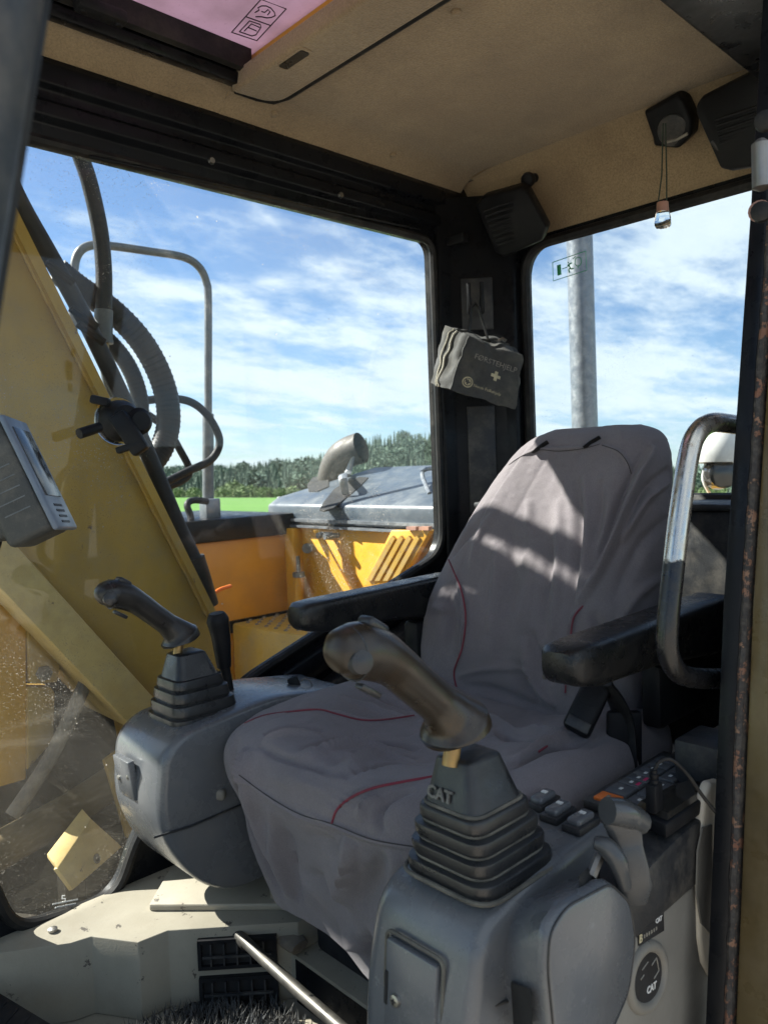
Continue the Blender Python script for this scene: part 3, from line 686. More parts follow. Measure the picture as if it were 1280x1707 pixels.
part('roof_skin', bm, M['yellow'], cab)
# --- roof hatch
bm = B(); box(bm, (-.0, .62, .835), (.92, 1.36, .841)); ht = part('hatch_pane', bm, M['hatch'], cab)
bm = B()
prism(bm, [(1.338, .775), (1.31, .770), (1.305, .79), (1.322, .80), (1.318, .834), (1.37, .834), (1.37, .786), (1.345, .786)], 0, -.02, .905)
part('hatch_rail', bev(bm, .002), M['black'], cab)
bm = B(); prism(bm, [(1.30, .790), (1.286, .792), (1.286, .834), (1.32, .834)], 0, -.02, .905); part('hatch_seal', bm, M['rubber'], cab)
c = at(168, 18, Z=.775)
bm = B(); obox(bm, c, ((1, 0, 0), (0, 1, 0), (0, 0, 1)), (.085, .03, .022)); bev(bm, .006)
for s in (-.03, .03): lathe(bm, c + Vector((s, 0, -.011)), (0, 0, -1), [(0, .006), (.003, .005)], 10)
part('hatch_latch', bm, M['plastic'], cab)
# velour shade panel at the rear edge of the hatch, with its finger pull
pix = [(404, 142), (418, 156), (440, 162), (468, 158), (500, 134), (560, 82), (650, 4), (720, -60), (560, -60), (545, 0)]
pts = [at(p[0], p[1], Z=.760) for p in pix]
pts = [Vector((max(p.x, .88), min(p.y, 1.335), p.z)) for p in pts]
pts[-1].y = pts[-3].y = .64; pts[-2].y = .64; 
bm = B(); prism(bm, rpoly([(.885, 1.335), (.99, 1.325), (.99, .64), (.885, .64)], [.012, .045, .01, .01], 6), 2, .762, .80)
sh = part('shade_panel', bev(bm, .007, 3), M['velour'], cab)
bm = B(); tube(bm, [Vector(p) for p in ((.90, 1.338, .772), (.95, 1.338, .772), (.985, 1.328, .772), (.996, 1.295, .772), (.996, 1.1, .772), (.996, .64, .772))], .008, 8); part('panel_shadow_line', bm, M['rubber'], sh)  # dark tube drawn as the shadow line under the panel's rear edge
c = at(490, 99, Z=.759)
bm = B(); prism(bm, rpoly([(c.x - .014, c.y - .042), (c.x + .014, c.y - .042), (c.x + .014, c.y + .042), (c.x - .014, c.y + .042)], .008), 2, .7595, .765); part('finger_pull', bm, M['velour'], sh)
bm = B(); prism(bm, rpoly([(c.x - .010, c.y - .036), (c.x + .010, c.y - .036), (c.x + .010, c.y + .036), (c.x - .010, c.y + .036)], .006), 2, .758, .7597); part('pull_recess', bm, M['grip_d'], sh)
# pictogram decal on the hatch: two boxes with line drawings
def on_hatch(px, py): return at(px, py, Z=.832)
def ink(name, lines, parent, w=.0011, mat='ink', proj=on_hatch):
    bm = B()
    for l in lines: tube(bm, [proj(*p) for p in l], w, 5)
    return part(name, bm, M[mat], parent)
dec = [[(386, 53), (435, -2), (477, 14), (428, 67), (386, 53)], [(410, 27), (452, 42)]]
dec.append([(425, 20), (432, 16), (430, 12), (436, 9), (444, 9), (452, 13), (457, 19), (459, 25), (453, 28), (445, 29), (436, 27), (426, 27)])
dec.append([(436, 18), (441, 20), (447, 15), (450, 19), (446, 24)])
dec.append([(399, 52), (416, 34), (434, 40), (435, 45), (427, 57), (420, 59), (399, 52)]); dec.append([(407, 51), (419, 39), (433, 45)]); dec.append([(414, 45), (428, 51)])
ink('pictogram_decal', dec, ht)
# --- right roof rail above the side window
bm = B(); prism(bm, [(1.405, .748), (1.397, .735), (1.397, .70), (1.412, .694), (1.412, .676), (1.402, .67), (1.402, .645), (1.418, .636), (1.418, .598), (1.446, .598), (1.446, .66), (1.50, .68), (1.50, .80), (1.42, .80)], 0, -.1, 1.72)
rr_ = part('roof_rail', bev(bm, .003), M['black'], cab)
bm = B(); tube(bm, [at(150, 260, Y=1.405), at(380, 310, Y=1.405), at(560, 352, Y=1.405), at(700, 382, Y=1.405)], .0035, 8, sm=3); part('trim_wire', bm, M['black'], rr_)
for q in ((352, 268), (567, 325)):
    bm = B(); lathe(bm, at(*q, Y=1.403), (0, -1, 0), [(0, .008), (.006, .006)], 8); part('screw', bm, M['screw'], rr_)
def window_ring(bm, inner, rect, axis, a, b):
    """wall plate with a window-shaped hole; inner = outline, rect = (lo, hi) of the two in-plane axes"""
    (u0, v0), (u1, v1) = rect
    cu_, cv_ = sum(p[0] for p in inner) / len(inner), sum(p[1] for p in inner) / len(inner)
    outer = []
    for u, v in inner:
        du, dv = u - cu_, v - cv_
        k = min((u1 - cu_) / du if du > 1e-6 else 1e9, (u0 - cu_) / du if du < -1e-6 else 1e9, (v1 - cv_) / dv if dv > 1e-6 else 1e9, (v0 - cv_) / dv if dv < -1e-6 else 1e9)
        outer.append((cu_ + du * k, cv_ + dv * k))
    def P(p, h): q = list(p); q.insert(axis, h); return Vector(q)
    L_ = [[P(p, a) for p in inner], [P(p, a) for p in outer], [P(p, b) for p in outer], [P(p, b) for p in inner]]
    v = [[bm.verts.new(p) for p in l] for l in L_]; n = len(inner)
    for q in range(4):
        A_, B_ = v[q], v[(q + 1) % 4]
        for i in range(n): bm.faces.new((A_[i], A_[(i + 1) % n], B_[(i + 1) % n], B_[i]))
def grow(poly, d):
    c = (sum(p[0] for p in poly) / len(poly), sum(p[1] for p in poly) / len(poly))
    out = []
    for p in poly:
        v = Vector((p[0] - c[0], p[1] - c[1])); v = v * (1 + d / max(v.length, .01)); out.append((c[0] + v.x, c[1] + v.y))
    return out
def densify(poly, step=.05):
    out = []
    for p, q in zip(poly, poly[1:] + poly[:1]):
        n = max(1, int(math.dist(p, q) / step))
        out += [(p[0] + (q[0] - p[0]) * k / n, p[1] + (q[1] - p[1]) * k / n) for k in range(n)]
    return out
WIN = rpoly([(.03, .603), (1.556, .603), (1.556, -.238), (.898, -.454), (.652, -.69), (.603, -.80), (.418, -.782), (.12, .2)], [.05, .045, .07, .06, .05, .05, .05, .1], 7)
bm = B(); window_ring(bm, densify(WIN), ((-.06, -.95), (1.74, .74)), 1, YW, 1.448); part('right_wall', bm, M['black'], cab)
bm = B(); W3 = [Vector((p[0], YW - .004, p[1])) for p in densify(WIN, .03)]; tube(bm, W3 + [W3[0]], .0105, 8); part('window_seal', bm, M['rubber'], cab)
bm = B(); prism(bm, grow(WIN, .012), 1, 1.432, 1.436); pane = part('window_pane', bm, M['pane'], cab)
# angled trim below the slanting sill
bm = B(); q = [(1.56, -.262), (.905, -.478), (.912, -.53), (1.58, -.31)]; prism(bm, q, 1, 1.385, YW); part('sill_trim', bev(bm, .008), M['black'], cab)
bm = B(); q = [(1.57, -.335), (.93, -.555), (.93, -.60), (1.6, -.38)]; prism(bm, q, 1, 1.37, YW); part('sill_trim', bev(bm, .01), M['console_d'], cab)
ink('glass_mark', [[(108, 1494), (104, 1494), (104, 1499), (109, 1499), (109, 1504), (104, 1504)], [(88, 1508), (130, 1500)], [(92, 1514), (126, 1507)]], pane, .0012, 'white', lambda a, b: at(a, b, Y=1.4305))
# --- rear window
RW = rpoly([(1.245, .572), (.45, .572), (.45, -.10), (1.245, -.10)], [.085, .06, .05, .05], 8)
bm = B(); window_ring(bm, densify(RW), ((.36, -.95), (1.436, .80)), 0, XR, XR + .025); part('rear_wall', bm, M['black'], cab)
bm = B(); W3 = [Vector((XR - .004, p[0], p[1])) for p in densify(RW, .03)]; tube(bm, W3 + [W3[0]], .014, 8); part('window_seal', bm, M['rubber'], cab)
bm = B(); prism(bm, grow(RW, .012), 0, XR + .012, XR + .016); rp = part('window_pane', bm, M['pane_r'], cab)
onr = lambda a, b: at(a, b, X=XR + .0105)
ink('exit_sticker', [[(921, 437), (976, 418), (978, 450), (922, 468), (921, 437)], [(937, 448), (945, 445)], [(959, 431), (963, 428), (968, 430), (969, 437), (966, 442), (961, 443), (958, 439), (959, 431)], [(963, 443), (963, 447)], [(955, 431), (959, 427)]], rp, .0011, 'green', onr)
bm = B(); pxprism(bm, [(928, 442), (934, 440), (935, 457), (929, 459)], X=XR + .0095, th=.002); part('exit_door_symbol', bm, M['green'], rp)
ink('exit_runner_symbol', [[(947, 437), (947.6, 437)], [(948, 440), (950, 446), (948, 449), (949, 454)], [(950, 446), (952, 448), (956, 447)], [(946, 444), (948, 440), (953, 438)]], rp, .0019, 'green', onr)
# --- corner post between the two windows
bm = B(); prism(bm, [(1.565, 1.42), (1.568, 1.405), (1.60, 1.395), (1.69, 1.29), (1.70, 1.262), (1.735, 1.258), (1.75, 1.30), (1.75, 1.43), (1.60, 1.43)], 2, -.95, .72)
cp = part('corner_post', bev(bm, .006), M['black'], cab)
nrm = Vector((-.105, -.09, 0)).normalized(); tang = Vector((.09, -.105, 0)).normalized()
pc = Vector((1.645, 1.3425, 0))
bm = B(); obox(bm, pc + Vector((0, 0, .01)) + nrm * .004, (tang, nrm, Vector((0, 0, 1))), (.075, .008, .29)); part('post_trim', bev(bm, .003), M['console_d'], cp)
bm = B(); obox(bm, pc + Vector((0, 0, .43)) + nrm * .002, (tang, nrm, Vector((0, 0, 1))), (.085, .006, .14)); bev(bm, .003); part('hook_plate', bm, M['console_d'], cp)
bm = B()
for s in (-.022, .012):
    c = pc + tang * s + nrm * .006
    tube(bm, [c + Vector((0, 0, .44)), c + nrm * .035 + Vector((0, 0, .40)), c + nrm * .05 + Vector((0, 0, .415)), c + nrm * .05 + Vector((0, 0, .475))], .0055, 8, sm=4)
part('coat_hook', bm, M['plastic'], cp)
bm = B(); p = at(762, 400, X=1.60)
box(bm, p - Vector((.012, .03, .012)), p + Vector((.012, .03, .012))); part('cable_clip', bev(bm, .003), M['plastic'], cp)
# --- near side: roof rail, front post, rear door post
bm = B(); box(bm, (-.1, .36, .70), (1.74, .575, .80)); part('roof_rail', bev(bm, .01), M['black'], cab)
bm = B(); box(bm, (-.1, .562, .742), (1.70, .592, .778)); part('rail_trim', bev(bm, .006), M['greypanel'], cab)
def leanpost(bm, sec, ends):
    loft(bm, [[Vector((x + e.x, y, e.z)) for x, y in sec] for e in ends])
e0, e1 = at(78, 0, Y=.33), at(2, 470, Y=.33)
dirA = (e0 - e1) / (e0.z - e1.z)
ends = [e0 + dirA * (z - e0.z) for z in (-.95, -.4, .08, .2, .5, .8)]
bm = B(); leanpost(bm, [(0, .33), (-.012, .318), (-.07, .315), (-.07, .40), (-.014, .40), (-.006, .37)], ends); part('front_post', bev(bm, .004), M['console_d'], cab)
bm = B(); leanpost(bm, [(-.004, .334), (.004, .338), (.004, .352), (-.008, .352)], ends); part('door_seal', bm, M['rubber'], cab)
Bp = [at(x, y, Y=.40) for x, y in ((1175, 1700), (1205, 1000), (1250, 350), (1270, 0))]
Bp = [Bp[0] + (Bp[0] - Bp[1]) * .55] + Bp + [Bp[3] + (Bp[3] - Bp[2]) * .7]
bm = B(); leanpost(bm, [(0, .40), (0.002, .379), (.012, .378), (.08, .372), (.08, .405)], Bp); dp = part('door_post', bev(bm, .003), M['black'], cab)
bm = B()
pp = smooth_path(Bp, 26); rb = random.Random(5); loops = []
for e in pp:
    w = rb.uniform(-.0015, .0025)
    loops.append([Vector((x + e.x + w, y, e.z)) for x, y in ((.0025, .3793), (.0015, .3765), (.004, .372), (.02, .369), (.02, .3795))])
loft(bm, loops); part('rusty_seam', bm, M['rust'], dp, label='flaking rusty edge of the door post')
bm = B(); leanpost(bm, [(.006, .368), (.008, .30), (.08, .295), (.08, .368)], Bp[:4]); part('outer_skin', bev(bm, .004), M['skin'], dp)
bm = B(); leanpost(bm, [(.003, .369), (.005, .30), (.08, .295), (.08, .369)], Bp[3:]); part('primed_skin', bev(bm, .004), M['pinkrust'], dp)
p = at(1268, 275, Y=.365)
bm = B(); lathe(bm, p + Vector((.002, 0, -.03)), (0, 0, 1), [(0, .004), (.004, .011), (.056, .011), (.062, .004)], 14); part('striker', bm, M['steel'], dp)
for q in ((1270, 200), (1264, 352)):
    p = at(*q, Y=.368); bm = B(); lathe(bm, p + Vector((.01, 0, 0)), (-1, -.3, 0), [(0, .012), (.010, .012), (.012, .007)], 14); part('striker_bolt', bm, M['rubber'], dp)
p = at(1262, 350, Y=.37); bm = B(); lathe(bm, p + Vector((.008, 0, 0)), (-1, -.3, 0), [(0, .013), (.004, .013), (.005, .009)], 18); part('striker_plate', bm, M['pinkrust'], dp)
# rear near corner, low near wall, windscreen frame (round the back of the view)
bm = B(); box(bm, (1.66, .36, -.94), (1.74, .46, .72)); part('rear_post', bev(bm, .01), M['black'], cab)
bm = B(); box(bm, (1.06, .36, -.94), (1.66, .375, .10)); part('near_wall', bm, M['black'], cab)
bm = B(); box(bm, (-.10, .40, .70), (-.03, 1.5, .80)); part('windscreen_header', bev(bm, .01), M['black'], cab)
bm = B(); box(bm, (-.10, .36, -.94), (-.03, 1.5, -.80)); part('windscreen_sill', bev(bm, .01), M['black'], cab)
bm = B(); box(bm, (-.09, 1.44, -.8), (-.02, 1.5, .70)); part('front_post', bev(bm, .008), M['black'], cab)
bm = B(); box(bm, (-.075, .40, -.80), (-.071, 1.44, .70)); part('windscreen_pane', bm, M['windscreen'], cab)
# --- floor and right-hand heater casing
bm = B(); box(bm, (-.06, .36, -.945), (1.735, 1.42, -.92)); part('floor_plate', bev(bm, .004), M['beige'], cab)
bm = B(); box(bm, (1.55, .5, -.115), (1.73, 1.30, -.10)); box(bm, (1.56, .5, -.40), (1.575, 1.3, -.115)); part('rear_shelf', bev(bm, .005), M['console_d'], cab)
ht_poly = [(.25, 1.40), (.36, 1.385), (.475, 1.311), (.508, 1.303), (.556, 1.227), (.607, 1.221), (.775, 1.075), (1.5, 1.075), (1.5, 1.418), (.25, 1.418)]
hc = thing('heater_casing', 'beige folded metal heater casing along the cab floor under the window', 'casing', (.7, 1.25, -.92))
bm = B(); prism(bm, [(x, y + .001) for x, y in ht_poly], 2, -.919, -.783); part('casing', bev(bm, .002), M['beige'], hc)
bm = B(); prism(bm, [(.612, 1.30), (.70, 1.39), (1.0, 1.39), (1.0, 1.10), (.80, 1.10)], 2, -.783, -.770); part('raised_lid', bev(bm, .003), M['beige'], hc)
vx = (Vector((.775, 1.075, 0)) - Vector((.607, 1.221, 0))).normalized(); vn = Vector((vx.y, -vx.x, 0)); vn = vn if vn.x < 0 else -vn
for k, (zc_, h_) in enumerate(((-.826, .046), (-.893, .046))):
    c0 = Vector((.607, 1.222, zc_)) + vx * .118
    bm = B()
    for s, a_, b_ in ((1, 0, 1), (-1, 0, 1)): obox(bm, c0 + Vector((0, 0, s * h_ / 2)) + vn * .002, (vx, vn, Vector((0, 0, 1))), (.135, .016, .006))
    for s in (-1, 1): obox(bm, c0 + vx * s * .0645 + vn * .002, (vx, vn, Vector((0, 0, 1))), (.006, .016, h_ - .006))
    vt = part('air_vent', bm, M['plastic'], hc)
    bm = B(); obox(bm, c0 + vn * .0015, (vx, vn, Vector((0, 0, 1))), (.126, .003, h_ - .006)); part('vent_recess', bm, M['darkhole'], vt)
    for i in range(5):
        bm = B(); obox(bm, c0 + vx * (-.045 + i * .0225) + vn * .006, (vx, vn, Vector((0, 0, 1))), (.003, .010, h_ - .008)); part('vane', bm, M['console_d'], vt)
    bm = B(); obox(bm, c0 + vn * .012 + Vector((0, 0, -.002)), (vx, vn, Vector((0, 0, 1))), (.118, .004, .004)); part('slider', bm, M['console_d'], vt)
bm = B(); p = at(88, 1552, Z=-.781); lathe(bm, p, (0, 0, 1), [(0, .008), (.004, .008), (.006, .004)], 12); part('screw', bm, M['screw'], hc)
# pedal
c = at(14, 1722, Z=-.845)
pd = thing('foot_pedal', 'black rubber foot pedal at the bottom left corner of the floor', 'pedal', (c.x, c.y, -.92))
a1 = (at(110, 1680, Z=-.86) - at(0, 1615, Z=-.82)).normalized(); a3 = Vector((-.2, -.15, 1)); a3 = (a3 - a1 * a1.dot(a3)).normalized(); a2 = a3.cross(a1)
bm = B(); obox(bm, c, (a1, a2, a3), (.16, .075, .014)); part('plate', bev(bm, .005), M['rubber'], pd)
bm = B()
for k in range(6): obox(bm, c + a1 * (-.06 + k * .024) + a3 * .0072, (a1, a2, a3), (.004, .060, .002))
part('tread', bm, M['rubber'], pd)
bm = B(); tube(bm, [c - a3 * .006, Vector((c.x + .02, c.y + .02, -.92))], .014, 10); part('stem', bm, M['black'], pd)
# bristle mat
mt = thing('floor_mat', 'grey bristle mat on the cab floor in front of the seat', 'mat', (.5, .95, -.92))
bm = B(); box(bm, (.1, .5, -.9195), (.735, 1.20, -.912)); part('base', bev(bm, .003), M['rubber'], mt)
V_, F_ = [], []; rb = random.Random(11)
for k in range(9000):
    x, y = rb.uniform(.22, .735), rb.uniform(.80, 1.235)
    if y > 1.21 - max(0, x - .60) * .87 or y < 1.5 - x * 1.35 - .35: continue
    h = rb.uniform(.012, .024); dx, dy = rb.gauss(0, .007), rb.gauss(0, .007); a = rb.uniform(0, 6.28); i0 = len(V_)
    for s in range(3): V_.append((x + .0017 * math.cos(a + s * 2.1) - .5, y + .0017 * math.sin(a + s * 2.1) - .95, .006))
    V_.append((x + dx - .5, y + dy - .95, .006 + h)); F_ += [(i0, i0 + 1, i0 + 3), (i0 + 1, i0 + 2, i0 + 3), (i0 + 2, i0, i0 + 3)]
me = bpy.data.meshes.new('bristles'); me.from_pydata(V_, [], F_); me.materials.append(M['bristle'])
o = bpy.data.objects.new('bristles', me); COL.objects.link(o); o.parent = mt; o['kind'] = 'stuff'

# ================================================================== OPERATOR'S SEAT
seat = thing('operator_seat', 'grey fabric covered operator seat with red piping in the middle of the cab', 'seat', (.95, .86, -.92))
def sup(c, s, n):                                     # superellipse coordinate
    return math.copysign(abs(math.cos(c)) ** (2 / n), math.cos(c)), math.copysign(abs(math.sin(s)) ** (2 / n), math.sin(s))
def catmull(keys, f):
    k = f * (len(keys) - 1); i = min(int(k), len(keys) - 2); t = k - i
    p0, p1, p2, p3 = (np.array(keys[max(i - 1, 0)]), np.array(keys[i]), np.array(keys[i + 1]), np.array(keys[min(i + 2, len(keys) - 1)]))
    return 0.5 * (2 * p1 + (p2 - p0) * t + (2 * p0 - 5 * p1 + 4 * p2 - p3) * t * t + (3 * p1 - p0 - 3 * p2 + p3) * t ** 3)
def grid_mesh(loops):
    V = np.array(loops); nr, nc = V.shape[:2]
    F = [(j * nc + i, j * nc + (i + 1) % nc, (j + 1) * nc + (i + 1) % nc, (j + 1) * nc + i) for j in range(nr - 1) for i in range(nc)]
    return V.reshape(-1, 3), F
def normals(V, F):
    F = np.array(F); n = np.cross(V[F[:, 2]] - V[F[:, 0]], V[F[:, 3]] - V[F[:, 1]])
    N_ = np.zeros_like(V)
    for k in range(4): np.add.at(N_, F[:, k], n)
    return N_ / np.maximum(np.linalg.norm(N_, axis=1, keepdims=True), 1e-9)
def cast(bvh, px, py, off=0.0):
    h = bvh.ray_cast(Vector((0, 0, 0)), ray(px, py).normalized())
    if h[0] is None: return None, None
    return h[0] + h[1] * (off if h[1].dot(ray(px, py)) < 0 else -off), h[1]
def seg_dist(V, path):
    d = np.full(len(V), 9.0); s_at = np.zeros(len(V)); n_ = len(path) - 1
    for k_, (a, b) in enumerate(zip(path, path[1:])):
        a, b = np.array(a), np.array(b); ab = b - a
        t = np.clip(((V - a) @ ab) / max(ab @ ab, 1e-12), 0, 1)
        dk = np.linalg.norm(V - a - t[:, None] * ab, axis=1); m_ = dk < d
        d[m_] = dk[m_]; s_at[m_] = (k_ + t[m_]) / n_
    return d, s_at
def fold_surface(V, F, folds, fine, gain=2.2, wf=.75):
    """press folds (paths read off the photograph) and fine wrinkles into a cloth surface"""
    N_ = normals(V, F)
    bvh = BVHTree.FromPolygons([Vector(v) for v in V], F)
    D_ = np.zeros(len(V))
    for pix, amp, w in folds:
        P = [cast(bvh, *p)[0] for p in pix]; P = [p for p in P if p is not None]
        if len(P) < 2: continue
        P = smooth_path(P, 4)
        d, s_at = seg_dist(V, P)                        # a fold dies out towards its ends
        D_ += gain * amp * np.exp(-(d / (w * wf)) ** 2) * np.sin(np.pi * np.clip(s_at, 0, 1)) ** .7
    D_ += np.array([fine(Vector(v)) for v in V])
    V2 = V + N_ * D_[:, None]
    return V2, BVHTree.FromPolygons([Vector(v) for v in V2], F)
def cloth(name, V, F, parent):
    bm = B(); vv = [bm.verts.new(v) for v in V]
    for f in F: bm.faces.new([vv[i] for i in f])
    nc = F[1][0] and (F[-1][0] - F[0][0]) and NC_[0]
    bm.faces.new([vv[i] for i in range(nc)][::-1]); bm.faces.new([vv[len(V) - nc + i] for i in range(nc)])
    return part(name, bm, M['fabric'], parent, sharp=75)
NC_ = [380]
# backrest: z, front X, rear X, Y near, Y far, squareness
bk = [(-.50, 1.10, 1.27, .635, 1.105, 3.6), (-.43, 1.095, 1.29, .625, 1.118, 3.6), (-.36, 1.10, 1.30, .622, 1.12, 3.5), (-.27, 1.118, 1.32, .628, 1.108, 3.4),
      (-.17, 1.155, 1.345, .635, 1.072, 3.2), (-.09, 1.188, 1.37, .64, 1.036, 3.0), (-.03, 1.215, 1.385, .645, 1.0, 2.8), (.02, 1.24, 1.392, .655, .962, 2.6), (.047, 1.262, 1.388, .675, .93, 2.4), (.062, 1.292, 1.368, .71, .89, 2.2)]
loops = []
for j in range(231):
    f = j / 230; f = f if f < .8 else .8 + .2 * (1 - (1 - (f - .8) / .2) ** 1.6)
    z, xf, xb, y0, y1, nq = catmull(bk, f); L_ = []
    for i in range(NC_[0]):
        a = 2 * math.pi * i / NC_[0]
        cy, sx = sup(a, a, nq)
        y = (y0 + y1) / 2 + (y1 - y0) / 2 * cy; x = (xf + xb) / 2 + (xb - xf) / 2 * sx
        if sx < 0: x += .022 * max(0, 1 - ((y - (y0 + y1) / 2) / ((y1 - y0) * .33)) ** 2)      # padded centre is hollowed
        L_.append((x, y, z))
    loops.append(L_)
V, F = grid_mesh(loops)
bf = [  # (path in the photograph, height, width)
    ([(1092, 742), (1066, 790), (1042, 850), (1022, 905), (995, 960), (965, 1008)], -.014, .009),
    ([(1082, 742), (1050, 800), (1028, 852), (1008, 905), (982, 955)], .007, .012),
    ([(1120, 800), (1080, 830), (1050, 880), (1035, 905)], -.007, .008), ([(1118, 780), (1080, 810), (1052, 850)], .006, .010),
    ([(1120, 860), (1075, 900), (1040, 960), (1020, 1010)], .005, .016), ([(1105, 960), (1065, 990), (1030, 1040)], -.004, .012),
    ([(975, 790), (982, 860), (975, 940), (960, 1010)], -.006, .012), ([(962, 790), (966, 870), (958, 950), (950, 1020)], .006, .013),
    ([(930, 830), (935, 900), (928, 990), (922, 1060)], -.005, .012), ([(912, 840), (916, 920), (908, 1000), (905, 1070)], .005, .012),
    ([(880, 830), (884, 900), (876, 980), (866, 1060)], -.006, .012), ([(850, 880), (852, 960), (842, 1040), (830, 1110)], .006, .014),
    ([(828, 900), (826, 980), (815, 1060)], -.005, .013), ([(1000, 800), (1000, 850), (990, 910)], .004, .010),
    ([(870, 1060), (880, 1110), (900, 1150), (925, 1180)], -.007, .010), ([(885, 1050), (897, 1100), (920, 1140)], .006, .011), ([(850, 1080), (868, 1130), (895, 1175)], .006, .012),
    ([(760, 1130), (800, 1118), (850, 1115), (890, 1120)], -.004, .006), ([(770, 1145), (820, 1150), (880, 1175), (930, 1190)], .005, .012),
    ([(745, 915), (758, 955), (770, 990), (776, 1035), (769, 1085), (757, 1122)], -.006, .007), ([(732, 930), (745, 975), (752, 1030), (745, 1090)], .006, .016),
    ([(800, 870), (770, 900), (750, 930)], .005, .014), ([(830, 850), (800, 890), (785, 950)], -.004, .012), ([(720, 1010), (735, 1015), (752, 1018)], -.005, .010),
    ([(968, 1012), (954, 1034), (950, 1070), (946, 1120), (941, 1160)], -.006, .006), ([(985, 1020), (1005, 1060), (1010, 1100)], .005, .012),
    ([(852, 772), (885, 754), (915, 748), (970, 747), (1000, 741)], -.003, .005), ([(1005, 743), (1035, 756), (1050, 778)], -.003, .005)]
def fine_b(v):
    rg = 1 - abs(noise.noise(Vector((v.y * 15 + v.z * 5, v.z * 4.0 + 7, v.x * 3)))) * 2.2
    q = .0022 * max(0, rg) ** 3 + .0030 * noise.noise(Vector((v.y * 14, v.z * 5, v.x * 3))) + .0018 * noise.noise(Vector((v.y * 34, v.z * 11, v.x * 9 + 4))) + .0006 * noise.noise(v * 90)
    return q * (1.0 if v.z < .03 else .5)
V, bvh_b = fold_surface(V, F, bf, fine_b)
back = cloth('backrest', V, F, seat)
# cushion under its draped cover: hem, skirt, rounded edge, top
ck = [(-.735, .715, 1.24, .64, 1.125, 5, 0), (-.69, .702, 1.245, .615, 1.140, 5, 0), (-.62, .682, 1.25, .595, 1.155, 5, 0), (-.55, .665, 1.25, .582, 1.155, 5, 0), (-.50, .645, 1.25, .572, 1.168, 5, 0),
      (-.462, .643, 1.25, .570, 1.172, 5, 0), (-.432, .658, 1.25, .578, 1.163, 4.6, .2), (-.412, .69, 1.24, .60, 1.135, 4, .5), (-.405, .745, 1.22, .64, 1.075, 3.3, .8), (-.405, .80, 1.19, .69, 1.02, 3.0, 1), (-.405, .87, 1.12, .76, .95, 2.6, 1), (-.405, .95, 1.03, .82, .90, 2.2, 1)]
loops = []
for j in range(241):
    z, xf, xb, y0, y1, nq, tp = catmull(ck, j / 240); L_ = []
    for i in range(NC_[0]):
        a = 2 * math.pi * i / NC_[0]; cy, sx = sup(a, a, max(nq, 2))
        y = (y0 + y1) / 2 + (y1 - y0) / 2 * cy; x = (xf + xb) / 2 + (xb - xf) / 2 * sx
        zz_ = z - tp * (.038 * math.exp(-((y - .86) / .15) ** 4) * min(1, max(0, (x - .66) / .16)) + .012 * max(0, (.80 - x)) / .12)
        sk = min(1, max(0, (-.47 - z) / .2))          # skirt flutes
        x += sk * .008 * math.sin(y * 21 + 1.2) * (1 if sx < 0 else .3); y += sk * .005 * math.sin(x * 22)
        L_.append((x, y, zz_ - sk * .02 * math.sin(y * 9 + 2)))
    loops.append(L_)
V, F = grid_mesh(loops)
cf = [([(478, 1385), (486, 1440), (500, 1510), (522, 1575)], .006, .016), ([(448, 1345), (460, 1420), (484, 1500)], -.006, .016), ([(665, 1425), (655, 1500), (632, 1590)], -.006, .02), ([(510, 1395), (512, 1450), (515, 1510)], -.005, .016), ([(430, 1240), (470, 1262), (520, 1275), (570, 1280)], .004, .010), ([(445, 1300), (490, 1300), (540, 1320)], -.003, .010), ([(400, 1290), (450, 1330), (500, 1358), (553, 1374), (620, 1400), (690, 1412)], -.004, .006), ([(565, 1380), (552, 1440), (540, 1500), (532, 1560), (530, 1590)], .010, .012), ([(585, 1400), (580, 1460), (560, 1530)], -.010, .018),
      ([(395, 1230), (388, 1290), (410, 1360), (440, 1440), (470, 1500)], .007, .014), ([(415, 1250), (410, 1300), (430, 1370), (455, 1440)], -.006, .016), ([(640, 1420), (625, 1470), (600, 1520)], .006, .02), ([(620, 1560), (612, 1590), (618, 1620)], .008, .010), ([(595, 1550), (590, 1600)], -.008, .010),
      ([(500, 1250), (540, 1238), (590, 1232), (650, 1238), (700, 1250)], .007, .009), ([(500, 1260), (545, 1248), (600, 1242), (660, 1250)], -.006, .008),
      ([(520, 1285), (570, 1262), (630, 1252), (700, 1262)], .006, .009), ([(530, 1293), (580, 1272), (640, 1262), (700, 1272)], -.006, .008),
      ([(550, 1310), (600, 1282), (660, 1272), (715, 1276)], .005, .008), ([(440, 1225), (490, 1215), (540, 1220)], .005, .010), ([(435, 1233), (490, 1225), (540, 1229)], -.005, .008),
      ([(410, 1245), (405, 1275), (412, 1300)], -.006, .007), ([(470, 1330), (485, 1310), (492, 1290)], -.004, .006), ([(640, 1390), (630, 1360), (650, 1330), (690, 1315)], .005, .010), ([(600, 1370), (605, 1345), (630, 1325)], -.004, .008),
      ([(760, 1180), (830, 1205), (900, 1220), (960, 1222)], -.006, .010), ([(780, 1200), (850, 1232), (930, 1240)], .006, .010), ([(850, 1280), (900, 1250), (950, 1240), (1000, 1240)], .007, .012), ([(860, 1262), (910, 1240), (950, 1228)], -.007, .008),
      ([(600, 1150), (640, 1165), (690, 1185)], .004, .008), ([(560, 1160), (620, 1180), (680, 1195)], -.004, .008), ([(430, 1200), (500, 1186), (560, 1190), (640, 1203), (700, 1192)], -.003, .006), ([(553, 1374), (565, 1348), (590, 1328), (640, 1310), (720, 1295)], -.003, .006)]
